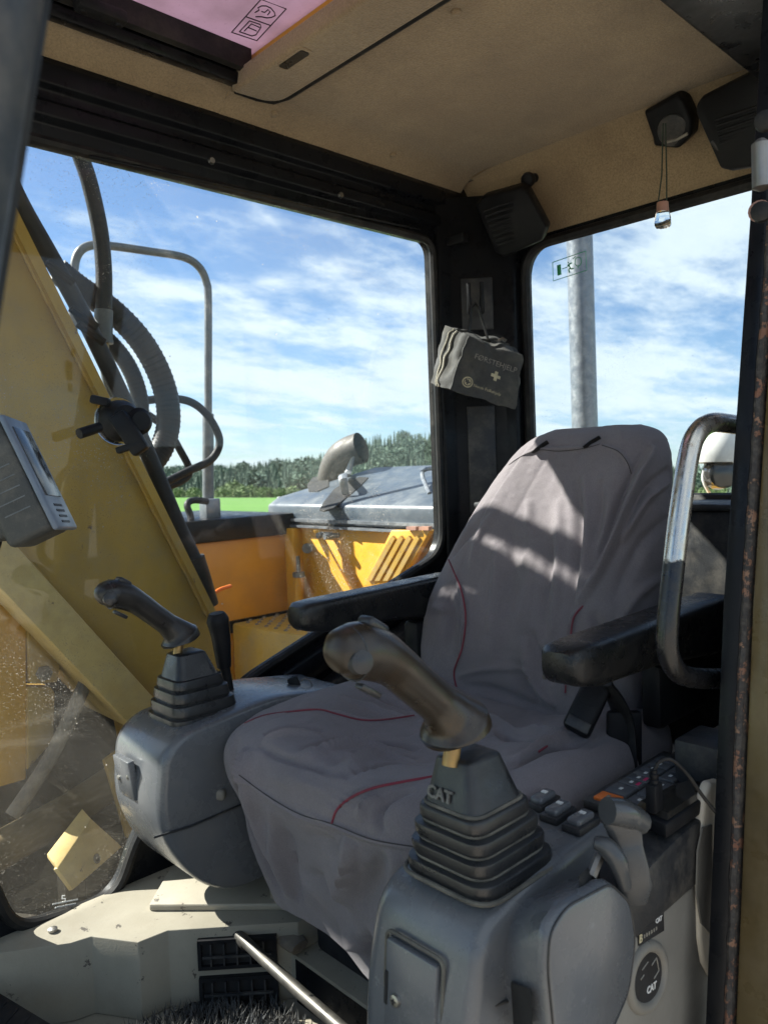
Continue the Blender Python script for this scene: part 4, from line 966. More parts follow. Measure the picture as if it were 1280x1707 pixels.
def fine_c(v):
    rg = 1 - abs(noise.noise(Vector((v.x * 9 + v.y * 5, v.y * 13 - v.x * 4, v.z * 5 + 3)))) * 2.2
    return .0020 * max(0, rg) ** 3 + .0016 * noise.noise(Vector((v.x * 12, v.y * 16, v.z * 6))) + .0014 * noise.noise(Vector((v.x * 34, v.y * 30, v.z * 12))) + .0005 * noise.noise(v * 95)
V, bvh_c = fold_surface(V, F, cf, fine_c, 2.5, .66)
cush = cloth('cushion', V, F, seat)
def line_on(bvh, pix, name, mat, parent, r, off=0.0):
    P = [cast(bvh, *p, off=off)[0] for p in pix]; P = [p for p in P if p is not None]
    if len(P) < 2: return
    # resample on the surface so the line hugs it
    Q = []
    sm_ = smooth_path([Vector((*p, 0)) for p in pix], 6)
    for s in sm_:
        q = cast(bvh, s.x, s.y, off=off)[0]
        if q is not None: Q.append(q)
    bm = B(); tube(bm, Q, r, 6); return part(name, bm, M[mat], parent)
line_on(bvh_c, [(408, 1206), (440, 1193), (480, 1187), (530, 1183), (560, 1190), (600, 1200), (640, 1200), (690, 1193)], 'piping', 'piping', cush, .0017)
line_on(bvh_c, [(553, 1374), (562, 1350), (585, 1330), (620, 1315), (660, 1306), (722, 1295)], 'piping', 'piping', cush, .0019)
line_on(bvh_c, [(897, 1254), (912, 1244)], 'piping', 'piping', cush, .0017)
line_on(bvh_b, [(742, 920), (755, 950), (769, 985), (776, 1030), (770, 1080), (757, 1120), (762, 1150)], 'piping', 'piping', back, .0018)
line_on(bvh_b, [(972, 1010), (956, 1030), (951, 1060)], 'piping', 'piping', back, .0017)
line_on(bvh_b, [(945, 1115), (942, 1155)], 'piping', 'piping', back, .0017)
line_on(bvh_c, [(398, 1292), (450, 1330), (500, 1358), (553, 1374), (620, 1400), (690, 1412)], 'seam', 'seam', cush, .0008)
line_on(bvh_b, [(848, 775), (870, 760), (900, 750), (930, 752), (970, 748), (1000, 740)], 'seam', 'seam', back, .0009)
line_on(bvh_b, [(1003, 742), (1030, 752), (1045, 770), (1052, 790)], 'seam', 'seam', back, .0009)
for q in ((903, 745), (990, 737)):                    # elastic bands over the top
    Q = [cast(bvh_b, q[0] - 14 + k * 4.2, q[1] + 8 - k * 2.5, off=.002)[0] for k in range(7)]
    Q = [p for p in Q if p is not None]
    if len(Q) > 1:
        bm = B(); tube(bm, Q, .009, 8, flat=.35); part('elastic_band', bm, M['rubber'], back)
p, n = cast(bvh_b, 909, 1128)
if p:
    bm = B(); lathe(bm, p - n * .001, n, [(0, .006), (.003, .006), (.004, .003)], 12); part('snap_button', bm, M['dirt'], back)
# armrests
def armrest(name, y0, y1, xs, label):
    bm = B(); x0, x1 = xs
    secs = []
    for x, zt, th, ins in ((x0, -.248, .035, .012), (x0 + .012, -.242, .050, .003), (x0 + .05, -.240, .060, 0), (x0 + .22, -.238, .068, 0), (x1 - .10, -.236, .085, 0), (x1, -.236, .095, 0)):
        secs.append([Vector((x, p[0], p[1])) for p in rpoly([(y0 + ins, zt), (y1 - ins, zt), (y1 - ins, zt - th), (y0 + ins, zt - th)], .016, 4)])
    loft(bm, secs); return part(name, bm, M['arm'], seat, label, sharp=50)
ar = armrest('armrest', .535, .607, (.838, 1.30), 'near black armrest on the seat')
bm = B(); box(bm, (1.10, .565, -.42), (1.26, .60, -.32)); part('armrest_bracket', bev(bm, .01), M['plastic'], seat)
armrest('armrest', 1.095, 1.163, (.836, 1.30), 'far black armrest by the side window')
bm = B(); box(bm, (1.12, 1.10, -.42), (1.26, 1.14, -.32)); part('armrest_bracket', bev(bm, .01), M['plastic'], seat)
# belt buckle and webbing on the near side
a, b = at(1003, 1128, Y=.615), at(958, 1222, Y=.63)
ax = (b - a).normalized(); side = Vector((.5, -.8, 0)); side = (side - ax * ax.dot(side)).normalized(); dep = ax.cross(side)
bm = B(); obox(bm, (a + b) / 2, (ax, side, dep), ((b - a).length, .042, .028)); bk_ = part('belt_buckle', bev(bm, .008, 3), M['plastic'], seat)
bm = B(); obox(bm, b - ax * .012 - side * 0 + dep * (-.015 if dep.dot(CD) > 0 else .015), (ax, side, dep), (.016, .034, .003)); part('release_button', bev(bm, .001), M['console_d'], bk_)
pts = [at(1002, 1135, Y=.61), at(1025, 1165, Y=.60), at(1040, 1210, Y=.595), at(1045, 1300, Y=.59), at(1045, 1360, Y=.60)]
bm = B(); tube(bm, pts, .026, 10, sm=5, flat=.3); part('belt_webbing', bm, M['rubber'], seat)
bm = B(); obox(bm, at(1040, 1235, Y=.59), (CE, CU, CD), (.052, .09, .016)); part('belt_sleeve', bev(bm, .006), M['plastic'], seat)
# base, slides and dusty bracket
bm = B(); box(bm, (.765, .60, -.918), (1.25, 1.09, -.836)); part('seat_plinth', bev(bm, .003), M['beige'], seat)
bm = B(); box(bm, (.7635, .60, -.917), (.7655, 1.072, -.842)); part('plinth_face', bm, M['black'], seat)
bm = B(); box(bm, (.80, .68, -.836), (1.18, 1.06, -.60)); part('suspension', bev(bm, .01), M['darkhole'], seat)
bm = B(); c = at(478, 1545, X=.775); tube(bm, [at(395, 1476, X=.80), at(425, 1485, X=.785), at(445, 1515, X=.775), at(470, 1550, X=.77), at(500, 1580, X=.77)], [.010, .014, .022, .028, .018], 8, sm=4, flat=.6); part('slide_bracket', bm, M['dirt'], seat)
bm = B(); obox(bm, at(462, 1505, X=.78), ((0, 1, 0), (0, 0, 1), (1, 0, 0)), (.03, .045, .012)); part('bracket_tab', bev(bm, .003), M['dirt'], seat)
bm = B(); tube(bm, [at(430, 1580, X=.72), at(402, 1562, X=.71), at(386, 1550, X=.70), at(400, 1562, X=.698), at(440, 1600, X=.693), at(500, 1655, X=.688), at(620, 1760, X=.68)], .0095, 12); tube(bm, [at(386, 1550, X=.70), at(410, 1574, X=.698)], .0105, 12)
part('adjuster_bar', bm, M['rod'], seat)
bm = B(); obox(bm, at(366, 1318, Y=1.165), (CE, CU, CD), (.028, .02, .05)); part('adjuster_knob', bev(bm, .006, 3), M['greypanel'], seat)

# ================================================================== CONTROL CONSOLES
def bellows(bm, c, steps, lean=(0, 0)):
    """stacked square-shouldered rubber folds; steps = [(height, half x, half y)]"""
    loops = []
    for h, hx, hy in steps:
        o_ = Vector((c.x + lean[0] * h, c.y + lean[1] * h, c.z + h))
        loops.append([o_ + Vector((p[0], p[1], -.10 * abs(p[0] + p[1]) * .0)) for p in rpoly([(-hx, -hy), (hx, -hy), (hx, hy), (-hx, hy)], min(hx, hy) * .46, 5)])
    loft(bm, loops)
def diamond(loop, c): return loop
def joystick(console, base, head_dir, mat, scale=1.0):
    """bent grip with bulb head, flared skirt, buttons; base = point where the grip leaves the boot"""
    S = lambda x, z, y=0: base + (Vector((head_dir.x * -x, head_dir.y * -x, z)) + Vector((0, y, 0))) * scale
    js = B()
    tube(js, [S(.012, -.035), S(0, .012)], .0095 * scale, 12)
    shaft = part('joystick_shaft', js, M['brass'], console)
    path = [S(0, -.004), S(.001, .003), S(.004, .010), S(.012, .022), S(.030, .040), S(.060, .066), S(.090, .092), S(.115, .108), S(.140, .117), S(.158, .116), S(.170, .110)]
    rad = [.022, .041, .040, .029, .0225, .0225, .0235, .027, .0285, .0255, .012]
    bm = B(); tube(bm, path, [r * scale for r in rad], 24, sm=5)
    g = part('joystick_grip', bm, mat, console, sharp=60)
    bm = B(); c_ = S(.150, .1165); t_ = (S(.158, .116) - S(.140, .117)).normalized(); a_, b_ = frame(t_)
    rl = [c_ + (a_ * math.cos(q) + b_ * math.sin(q)) * .0272 * scale for q in lin(0, 6.2832, 28)]; tube(bm, rl, .0009, 6); part('mould_seam', bm, M['button'], g)
    up = (S(.115, .108) - S(.09, .092)).normalized(); sidev = Vector((0, 1, 0)); nn = sidev.cross(up); nn = nn if nn.z > 0 else -nn
    c = S(.132, .116) + nn * .026 * scale
    bm = B(); obox(bm, c, (up, sidev, nn), (.030 * scale, .022 * scale, .012 * scale)); part('button', bev(bm, .005 * scale, 3), M['button'], g)
    c = S(.152, .116) + nn * .024 * scale + sidev * .008
    bm = B(); lathe(bm, c - nn * .006, nn, [(0, .009), (.010, .008), (.012, .004)], 14); part('button', bm, M['button'], g)
    c = S(.155, .112) + sidev * -.018 * scale
    bm = B(); lathe(bm, c, -sidev + up * .3, [(0, .012), (.009, .011), (.011, .006)], 14); part('button', bm, M['button'], g)
    c = S(.118, .090) - nn * .018 * scale
    bm = B(); obox(bm, c, (up, sidev, nn), (.03 * scale, .012 * scale, .006)); part('trigger', bev(bm, .002), M['button'], g)
    return g
# ---- far console (operator's right hand)
fc = thing('control_console', 'far grey control console with joystick beside the slanting window', 'console', (.78, 1.24, -.78))
prof_f = rpoly([(1.00, -.435), (.80, -.405), (.61, -.425), (.575, -.455), (.563, -.56), (.60, -.65), (.675, -.725), (.83, -.73), (1.00, -.68)], [.03, .05, .03, .03, .05, .10, .08, .05, .04], 6)
def taper_prism(bm, prof, ys, ins, cx, cz):
    loops = []
    for y, k in zip(ys, ins):
        loops.append([Vector((cx + (p[0] - cx) * k, y, cz + (p[1] - cz) * k)) for p in prof])
    loft(bm, loops)
bm = B(); taper_prism(bm, prof_f, [1.147, 1.149, 1.155, 1.166, 1.31, 1.327, 1.336], [.94, .965, .987, 1.0, 1.0, .98, .93], .80, -.56)
part('housing', bm, M['console'], fc, sharp=50)
fb = at(315, 1206, Y=1.235)
fb = Vector((.685, 1.235, -.428))
bm = B(); bellows(bm, fb, [(h * .96, a * .93, b * .93) for h, a, b in [(-.004, .072, .066), (.012, .072, .066), (.013, .065, .059), (.018, .067, .061), (.034, .065, .059), (.035, .058, .052), (.040, .060, .054), (.056, .058, .052), (.057, .051, .045), (.062, .053, .047), (.076, .050, .045), (.077, .044, .040), (.118, .030, .027), (.121, .024, .022)]], (-.10, 0)); bev(bm, .0024, 2)
bt = part('rubber_boot', bm, M['boot'], fc); fboot = bt
joystick(fc, Vector((.665, 1.235, -.292)), Vector((1, .0, 0)), M['grip_d'], .85)
bm = B(); pxs = [(219, 1232), (240, 1240), (238, 1300), (216, 1290)]
P = [at(a, b, X=.548) for a, b in pxs]; bm = B(); obox(bm, Vector((.5655, 1.262, -.512)), ((0, 1, 0), (-.14, 0, .99), (.99, 0, .14)), (.06, .07, .012)); fp = part('face_plate', bev(bm, .003), M['console'], fc)
for s in (-.018, .018):
    bm = B(); lathe(bm, Vector((.5592, 1.262 + s, -.512 - s * .3)), (-1, 0, 0), [(-.003, .004), (.001, .004), (.002, .002)], 8); part('screw', bm, M['screw'], fp)
bm = B(); tube(bm, [Vector((p[0] * 1.0, y, p[1])) for y in (1.1445,) for p in [(.552, -.575), (.62, -.580), (.75, -.575), (.90, -.568)]], .0018, 6); part('housing_seam', bm, M['console_d'], fc)
# lever beside it
lv = thing('hand_lever', 'slim black hand lever standing behind the far joystick', 'lever', at(383, 1156, Y=1.26))
bm = B(); tube(bm, [at(361, 1022, Y=1.26), at(363, 1034, Y=1.26), at(368, 1060, Y=1.26), at(372, 1095, Y=1.26), at(374, 1112, Y=1.26)], [.014, .021, .018, .015, .013], 14, sm=4); part('knob', bm, M['plastic'], lv)
bm = B(); tube(bm, [at(374, 1110, Y=1.26), at(382, 1156, Y=1.26)], .010, 10); part('stem', bm, M['rubber'], lv)
# keys in the ignition
kc = at(492, 1143, Y=1.22)
ky = thing('ignition_key', 'black ignition key with a split ring behind the seat cushion', 'key', kc - CU * .03)
bm = B(); obox(bm, kc, ((CE * .9 + CU * .4).normalized(), (CU * .9 - CE * .4).normalized(), CD), (.022, .035, .008)); part('bow', bev(bm, .004), M['plastic'], ky)
bm = B(); P = [kc + CE * .02 + (CE * math.cos(a) + CU * math.sin(a)) * .013 for a in lin(0, 6.2832, 16)]; tube(bm, P, .0013, 6); part('ring', bm, M['steel'], ky)
bm = B(); lathe(bm, kc - CU * .03, CU, [(0, .014), (.012, .014), (.014, .008)], 14); part('lock', bm, M['plastic'], ky)
# ---- near console (operator's left hand)
nc = thing('control_console', 'near grey control console with the big joystick in the foreground', 'console', (.75, .53, -.92))
prof_n = rpoly([(.815, -.432), (.76, -.434), (.625, -.444), (.565, -.465), (.540, -.55), (.530, -.70), (.54, -.93), (.815, -.93)], [.02, .02, .03, .028, .05, .06, .01, .01], 6)
bm = B(); taper_prism(bm, prof_n, [.482, .4835, .488, .497, .615, .627, .634, .637], [.955, .972, .99, 1.0, 1.0, .99, .972, .945], .85, -.72)
part('housing', bm, M['console'], nc, sharp=50)
nb = Vector((.650, .552, -.440))
bm = B(); bellows(bm, nb, [(h * .84, a * .95, b * .95) for h, a, b in [(-.008, .070, .064), (.012, .070, .064), (.0135, .060, .054), (.020, .064, .058), (.036, .065, .059), (.0375, .055, .049), (.044, .060, .054), (.060, .060, .054), (.0615, .050, .044), (.068, .054, .048), (.083, .053, .047), (.0845, .046, .041), (.146, .030, .027), (.150, .022, .020)]], (-.12, 0)); bev(bm, .0026, 2)
bt = part('rubber_boot', bm, M['boot'], nc)
def crease(c, boot, lean, rows):
    for h, hx, hy in rows:                             # dust caught in the folds
        bm = B(); L_ = [Vector((c.x + lean * h + p[0], c.y + p[1], c.z + h)) for p in rpoly([(-hx, -hy), (hx, -hy), (hx, hy), (-hx, hy)], min(hx, hy) * .46, 5)]
        tube(bm, L_ + [L_[0]], .0026, 6); part('dusty_crease', bm, M['boot_dust'], boot)
crease(nb, bt, -.12, [(h * .84, a * .95, b * .95) for h, a, b in [(-.006, .0735, .0675), (.0155, .0605, .0545), (.0395, .0555, .0495), (.0635, .0505, .0445), (.0855, .0465, .0412)]])
joystick(nc, Vector((.617, .552, -.288)), Vector((1, .0, 0)), M['grip'], .975)
# raised lettering on the boot's front face
p0 = nb + Vector((-.12 * .092 - .0395, -.004, .090)); tilt = Vector((.17, 0, .98)).normalized()
text('raised_lettering', 'CAT', .018, p0 + Vector((-.0015, .014, -.004)), (0, -1, 0), tilt, M['emboss'], bt, .0012, .0006)
# front access plate with two screws
fa = Vector((.5435, .560, -.546)); pa = (Vector((0, -1, 0)), Vector((.10, 0, 1)).normalized(), Vector((-1, 0, .10)).normalized())
bm = B(); obox(bm, fa, pa, (.072, .090, .010)); ap = part('access_plate', bev(bm, .003), M['console'], nc)
bm = B(); obox(bm, fa - pa[1] * .050 + pa[2] * .002, pa, (.076, .008, .014)); part('plate_lip', bev(bm, .003), M['console'], ap)
for s, t in ((-.018, -.012), (.022, -.034)):
    bm = B(); c = fa + pa[0] * s + pa[1] * t + pa[2] * .005; lathe(bm, c, pa[2], [(0, .0065), (.003, .006), (.004, .003)], 14)
    sc_ = part('screw', bm, M['screw'], ap)
    bm = B(); obox(bm, c + pa[2] * .004, pa, (.006, .0014, .001)); obox(bm, c + pa[2] * .0042, pa, (.0014, .006, .001)); part('screw_slot', bm, M['darkhole'], sc_)
bm = B(); obox(bm, fa - pa[0] * .033 + pa[2] * .0052 - pa[1] * .005, pa, (.004, .034, .002)); part('slot', bm, M['darkhole'], ap)
bm = B(); tube(bm, [at(636, 1668, Y=.637) * .995, at(660, 1682, Y=.62) * .993, at(700, 1690, Y=.575) * .993, at(745, 1692, Y=.53) * .993, at(790, 1688, Y=.495) * .993, at(850, 1668, Y=.482) * .995], .0016, 6, sm=4); part('parting_line', bm, M['console_d'], nc)
bm = B(); fr_ = [fa + pa[0] * x + pa[1] * y - pa[2] * .001 for x, y in rpoly([(-.041, -.056), (.041, -.056), (.041, .051), (-.041, .051)], .010, 4)]
tube(bm, fr_ + [fr_[0]], .0022, 6); part('plate_frame', bm, M['boot_dust'], nc)
# rocker switches
for k, q in enumerate(((905, 1338), (930, 1357), (968, 1374))):
    c = at(*q, Z=-.430); ru = (at(q[0] + 22, q[1] - 14, Z=-.430) - c).normalized(); rv = Vector((0, 0, 1)).cross(ru)
    bm = B(); obox(bm, c, (ru, rv, Vector((0, 0, 1))), (.046, .026, .010)); rk = part('rocker_bezel', bev(bm, .003), M['console_d'], nc)
    bm = B(); obox(bm, c + Vector((0, 0, .007)), (ru, rv, (Vector((0, 0, 1)) + ru * .1).normalized()), (.036, .018, .010)); part('rocker', bev(bm, .004, 3), M['console'], rk)
    bm = B(); obox(bm, c + Vector((0, 0, .0125)) + ru * .004, (ru, rv, Vector((0, 0, 1))), (.006, .007, .0012)); part('rocker_symbol', bm, M['white'], rk)
# outer pod with the gate lever
pin = rpoly([(p.x, p.z) for p in (at(a, b, Y=.475) for a, b in ((858, 1730), (850, 1640), (853, 1560), (878, 1508), (965, 1465), (1000, 1475), (1010, 1550), (1000, 1650), (960, 1730)))], .018, 4)
pout = rpoly([(p.x, p.z) for p in (at(a, b, Y=.425) for a, b in ((905, 1730), (893, 1610), (897, 1545), (925, 1502), (1003, 1462), (1037, 1495), (1047, 1560), (1035, 1650), (1000, 1730)))], .013, 4)
pmx, pmz = sum(p[0] for p in pout) / len(pout), sum(p[1] for p in pout) / len(pout)
bm = B(); loft(bm, [[Vector((pmx + (p[0] - pmx) * k, y, pmz + (p[1] - pmz) * k)) for p in q] for q, y, k in ((pin, .495, 1), (pin, .475, 1), (pout, .425, 1), (pout, .419, .985), (pout, .415, .955), (pout, .413, .91))])
pod = part('lever_pod', bm, M['console'], nc, sharp=50)
bm = B(); q = [at(851, 1638, Y=.472) * .992, at(884, 1650, Y=.432) * .992, at(888, 1712, Y=.432) * .992, at(856, 1712, Y=.472) * .992]
loft(bm, [[p * 1.012 for p in q], q]); part('pod_opening', bm, M['darkhole'], pod)
bm = B(); q = [at(965, 1470, Y=.428), at(985, 1452, Y=.45), at(1000, 1462, Y=.45), at(975, 1482, Y=.428)]; loft(bm, [[p - Vector((0, 0, .01)) for p in q], [p + Vector((0, 0, .006)) for p in q]]); part('lever_slot', bm, M['darkhole'], pod)
bm = B(); q = [Vector((pmx + (p[0] - pmx) * .955, .4145, pmz + (p[1] - pmz) * .955)) for p in pout]; tube(bm, q + [q[0]], .0012, 6); part('pod_seam', bm, M['console_d'], pod)
# gate lever: hooked cast handle
gl_ = B()
gp = [(1034, 1345, .43), (1034, 1362, .43), (1040, 1385, .43), (1048, 1412, .425), (1052, 1440, .42), (1056, 1470, .42), (1058, 1500, .425)]
P = [at(a, b, Y=y) for a, b, y in gp]
loops = []
for i, p in enumerate(P):
    w = (.017, .021, .018, .014, .016, .018, .012)[i]; th = (.010, .014, .010, .009, .010, .011, .008)[i]
    t = (P[min(i + 1, 6)] - P[max(i - 1, 0)]).normalized(); sd = (CE - t * CE.dot(t)).normalized(); nn = t.cross(sd)
    loops.append([p + sd * a * w + nn * b * th for a, b in rpoly([(-1, -1), (1, -1), (1, 1), (-1, 1)], .4, 3)])
loft(gl_, loops)
gl2 = part('gate_lever', gl_, M['lever'], nc, sharp=55)
bm = B(); tube(bm, [at(1012, 1352, Y=.432), at(1040, 1356, Y=.425), at(1068, 1372, Y=.42)], [.014, .015, .013], 12, sm=3); part('lever_lip', bm, M['lever'], gl2)
bm = B(); tube(bm, [at(990, 1405, Y=.44), at(1010, 1412, Y=.43), at(1030, 1440, Y=.42), at(1040, 1478, Y=.42)], [.006, .010, .011, .008], 10, sm=4); part('lever_spur', bm, M['lever'], gl2)
bm = B(); tube(bm, [at(1000, 1425, Y=.44), at(985, 1462, Y=.44)], .006, 8); part('lever_rod', bm, M['steel'], gl2)
# side panel behind the pod, key panel on top
sp_ = thing('switch_console', 'dark side console with rubber key panel beside the near armrest', 'console', (1.0, .47, -.92))
bm = B(); prism(bm, rpoly([(.70, -.475), (.86, -.452), (1.30, -.452), (1.30, -.528), (.70, -.528)], [.02, .03, .02, .005, .005]), 1, .425, .555); part('upper_casing', bev(bm, .004), M['console_d'], sp_)
bm = B(); prism(bm, [(.64, -.5285), (1.30, -.5285), (1.30, -.93), (.64, -.93)], 1, .428, .535); sdp = part('side_panel', bev(bm, .004), M['greypanel'], sp_)
ka, kb, kd = at(982, 1338, Z=-.446), at(1102, 1264, Z=-.446), at(1066, 1374, Z=-.446)
ku = (kb - ka).normalized(); kv = Vector((0, 0, 1)).cross(ku); kv = kv if kv.y < 0 else -kv
zu = Vector((0, 0, 1)); LK = (kb - ka).length; WK = .085
kp = lambda u, v, h=0: ka + ku * u * LK + kv * v * WK + zu * h
bm = B(); obox(bm, kp(.52, .5, 0), (ku, kv, zu), (LK * 1.12, WK * 1.12, .012)); kpn = part('key_panel', bev(bm, .003), M['console_d'], sp_)
def keycap(u, v, lu, lw, mat='key', sym=None):
    bm = B(); obox(bm, kp(u, v, .0075), (ku, kv, zu), (lu * LK, lw * WK, .005)); k_ = part('key', bev(bm, .0015), M[mat], kpn)
    if sym:
        bm = B(); obox(bm, kp(u, v, .0103), (ku, kv, zu), (.006, .004, .0008)); part('key_symbol', bm, M[sym], k_)
    return k_
keycap(.06, .25, .12, .36, 'orange', 'print')
keycap(.22, .25, .16, .36, 'key', 'white')
for i, (c1, c2) in enumerate((('pink', 'white'), ('pink', 'white'), ('blue', 'white'))):
    keycap(.36 + i * .10, .25, .092, .36, 'key', c2)
    bm = B(); obox(bm, kp(.36 + i * .10, .37, .0103), (ku, kv, zu), (.010, .004, .0008)); part('key_print', bm, M[c1], kpn)
for i in range(3): keycap(.66 + i * .11, .25, .10, .36, 'key', 'white')
for i in range(3): keycap(.14 + i * .15, .66, .14, .32, 'key', 'white')
for i in range(3): keycap(.62 + i * .15, .60, .14, .26, 'key', 'white')
# clear cover of the socket box with a plug in it
sb = thing('socket_box', 'black power socket box with a raised rim beside the key panel', 'socket', at(1100, 1375, Z=-.45))
bm = B(); P = [at(a, b, Z=-.430) for a, b in ((1052, 1348), (1110, 1375), (1168, 1335), (1165, 1300), (1118, 1315))]
P2 = [p + Vector((0, 0, -.018)) for p in P]; loft(bm, [P2, P]); part('box', bev(bm, .003), M['plastic'], sb)
bm = B(); cen = sum(P, Vector()) / 5; loft(bm, [[p.lerp(cen, .12) + zu * .001 for p in P], [p.lerp(cen, .22) + zu * .007 for p in P]]); part('lid', bm, M['lcd'], sb)
pg = thing('usb_plug', 'black plug with a thin cable standing in the socket box', 'plug', at(1092, 1352, Z=-.424))
c = at(1091, 1352, Z=-.424)
bm = B(); obox(bm, c + zu * .017, (ku, kv, zu), (.020, .013, .034)); part('plug_body', bev(bm, .002), M['plastic'], pg)
bm = B(); lathe(bm, c + zu * .034, zu, [(0, .0055), (.004, .0055), (.005, .004), (.008, .0055), (.011, .0055), (.012, .004), (.016, .0045)], 12); part('strain_relief', bm, M['plastic'], pg)
bm = B(); tube(bm, [c + zu * .048, c + zu * .060 + CE * .008, c + zu * .062 + CE * .022, c + zu * .045 + CE * .04, c + zu * .018 + CE * .058, c - zu * .004 + CE * .075], .0022, 8, sm=6); part('cable', bm, M['rubber'], pg)
# plates on the side panel
ps_ = lambda a, b: at(a, b, Y=.4265)
def plate_px(name, pix, mat, parent, th=.0016):
    bm = B(); prism(bm, [(p.x, p.z) for p in (ps_(*q) for q in pix)], 1, .4264, .428); return part(name, bm, M[mat], parent)
lb = plate_px('type_plate', [(1064, 1546), (1106, 1520), (1107, 1552), (1065, 1578)], 'ink', sdp)
xd = (ps_(1106, 1520) - ps_(1064, 1546)).normalized(); yd = (ps_(1064, 1546) - ps_(1065, 1578)).normalized()
tq = lambda a, b: at(a, b, Y=.4258)
text('plate_lettering', 'CAT', .0075, tq(1098, 1534), xd, yd, M['white'], lb, .0003, .0002)
text('plate_lettering', 'B', .013, tq(1068, 1566), xd, yd, M['print2'], lb, .0003, .0002)
bm = B()
for k in range(6): obox(bm, tq(1074 + k * 4, 1561.5 - k * 2.6), (xd, Vector((0, 1, 0)), yd), (.0022, .0006, .004))
obox(bm, tq(1072, 1549), (xd, Vector((0, 1, 0)), yd), (.012, .0006, .0018)); o = part('plate_small_print', bm, M['print'], lb); o['kind'] = 'stuff'
ec = ps_(1080, 1630); eu = ps_(1080, 1585) - ec; er = (ps_(1100, 1620) - ps_(1080, 1630)) * 1.12
bm = B(); pts = [ec + eu * math.cos(a) * 1.0 + er * math.sin(a) for a in lin(0, 6.2832, 36)[:-1]]; prism(bm, [(p.x, p.z) for p in pts], 1, .4262, .4285); em = part('round_emblem', bm, M['ink'], sdp)
bm = B(); pts2 = [ec + eu * math.cos(a) * 1.12 + er * math.sin(a) * 1.25 for a in lin(0, 6.2832, 36)]; tube(bm, [Vector((p.x, .429, p.z)) for p in pts2], .007, 10); part('emblem_ring', bm, M['greypanel'], sdp)
text('emblem_lettering', 'CAT', .011, tq(1086, 1648), xd, yd, M['white'], em, .0003, .0003)
ink('emblem_lines', [[(1070, 1618), (1080, 1604)], [(1068, 1634), (1073, 1626)], [(1086, 1610), (1094, 1597), (1098, 1618), (1090, 1632)]], em, .0008, 'print', tq)
# cream handle panel at the door post, little box behind
cpn = thing('door_pull', 'cream plastic pull handle with recess beside the door post', 'handle', at(1165, 1620, Y=.41))
bm = B(); pix = [(1186, 1296), (1168, 1300), (1158, 1325), (1150, 1400), (1148, 1480), (1150, 1560), (1156, 1600), (1168, 1622), (1190, 1626), (1200, 1460)]
prism(bm, [(p.x, p.z) for p in (at(a, b, Y=.436) for a, b in pix)], 1, .422, .436); part('body', bev(bm, .005, 3), M['cream'], cpn)
bm = B(); pix = [(1186, 1375), (1170, 1380), (1162, 1420), (1160, 1490), (1168, 1540), (1186, 1560)]
prism(bm, [(p.x, p.z) for p in (at(a, b, Y=.4215) for a, b in pix)], 1, .4205, .4225); part('recess', bm, M['greypanel'], cpn)
c = at(1175, 1245, Y=.46); 
bm = B(); box(bm, c - Vector((.03, .03, .06)), c + Vector((.05, .03, .012))); bev(bm, .005)
single('storage_cup', bm, M['console_d'], 'small dark box behind the key panel next to the door post', 'box', c - Vector((0, 0, .06)))
# ---- grab bar
gb = thing('grab_bar', 'worn steel grab bar with black paint left at its lower bend', 'grab bar', at(1180, 1130, Y=.42))
pts = [(1250, 712), (1215, 706), (1185, 705), (1162, 722), (1148, 760), (1134, 850), (1122, 950), (1113, 1040), (1114, 1090), (1132, 1122), (1165, 1131), (1220, 1131)]
BASE[gb.name] = at(1180, 1130, Y=.42)
bm = B(); tube(bm, [at(a, b, Y=.43) for a, b in pts], .0128, 18, sm=6); part('bar', bm, M['bar'], gb)

# ================================================================== SMALLER THINGS IN THE CAB
# speakers
def speaker(pix_out, X, n, label, slat_pix, ring_pix):
    P = [at(a, b, X=x) for a, b, x in pix_out]
    n = n.normalized(); c = sum(P, Vector()) / len(P)
    t = thing('speaker', label, 'speaker', c - n * .03, group='cab speakers')
    bm = B(); back_ = [p - n * .05 for p in P]; lip = [p.lerp(c, .05) + n * .012 for p in P]
    loft(bm, [back_, P, lip]); part('housing', bev(bm, .005), M['plastic'], t)
    for (a, b) in slat_pix:
        q0, q1 = [at(p[0], p[1], X=X) for p in (a, b)]
        pl = lambda q: q * ((c + n * .014).dot(n) / q.dot(n))
        q0, q1 = pl(q0), pl(q1)
        bm = B(); tube(bm, [q0, q1], .0035, 6); part('grille_slat', bm, M['plastic'], t)
    bm = B(); tube(bm, [pl(at(a, b, X=X)) for a, b in ring_pix], .004, 8, sm=4); part('trim_arc', bm, M['console_d'], t)
speaker([(792, 340, 1.60), (806, 325, 1.60), (868, 308, 1.60), (880, 316, 1.60), (913, 378, 1.62), (905, 400, 1.64), (840, 428, 1.66), (826, 420, 1.66)], 1.6, Vector((-.80, -.35, -.45)),
        'black slatted speaker in the far rear corner under the headliner', [((806 + k * 3.2, 352 + k * 8), (860 + k * 3.4, 333 + k * 8)) for k in range(8)], [(888, 352), (894, 374), (888, 396), (868, 412)])
speaker([(1161, 175, 1.62), (1172, 158, 1.62), (1262, 112, 1.60), (1300, 130, 1.60), (1310, 270, 1.64), (1222, 284, 1.66), (1204, 280, 1.66), (1163, 188, 1.62)], 1.62, Vector((-.85, .1, -.45)),
        'black slatted speaker above the rear window next to the door post', [((1192 + k * 2, 200 + k * 9.5), (1290, 168 + k * 9.5)) for k in range(7)], [(1186, 235), (1205, 255), (1235, 266), (1290, 268)])
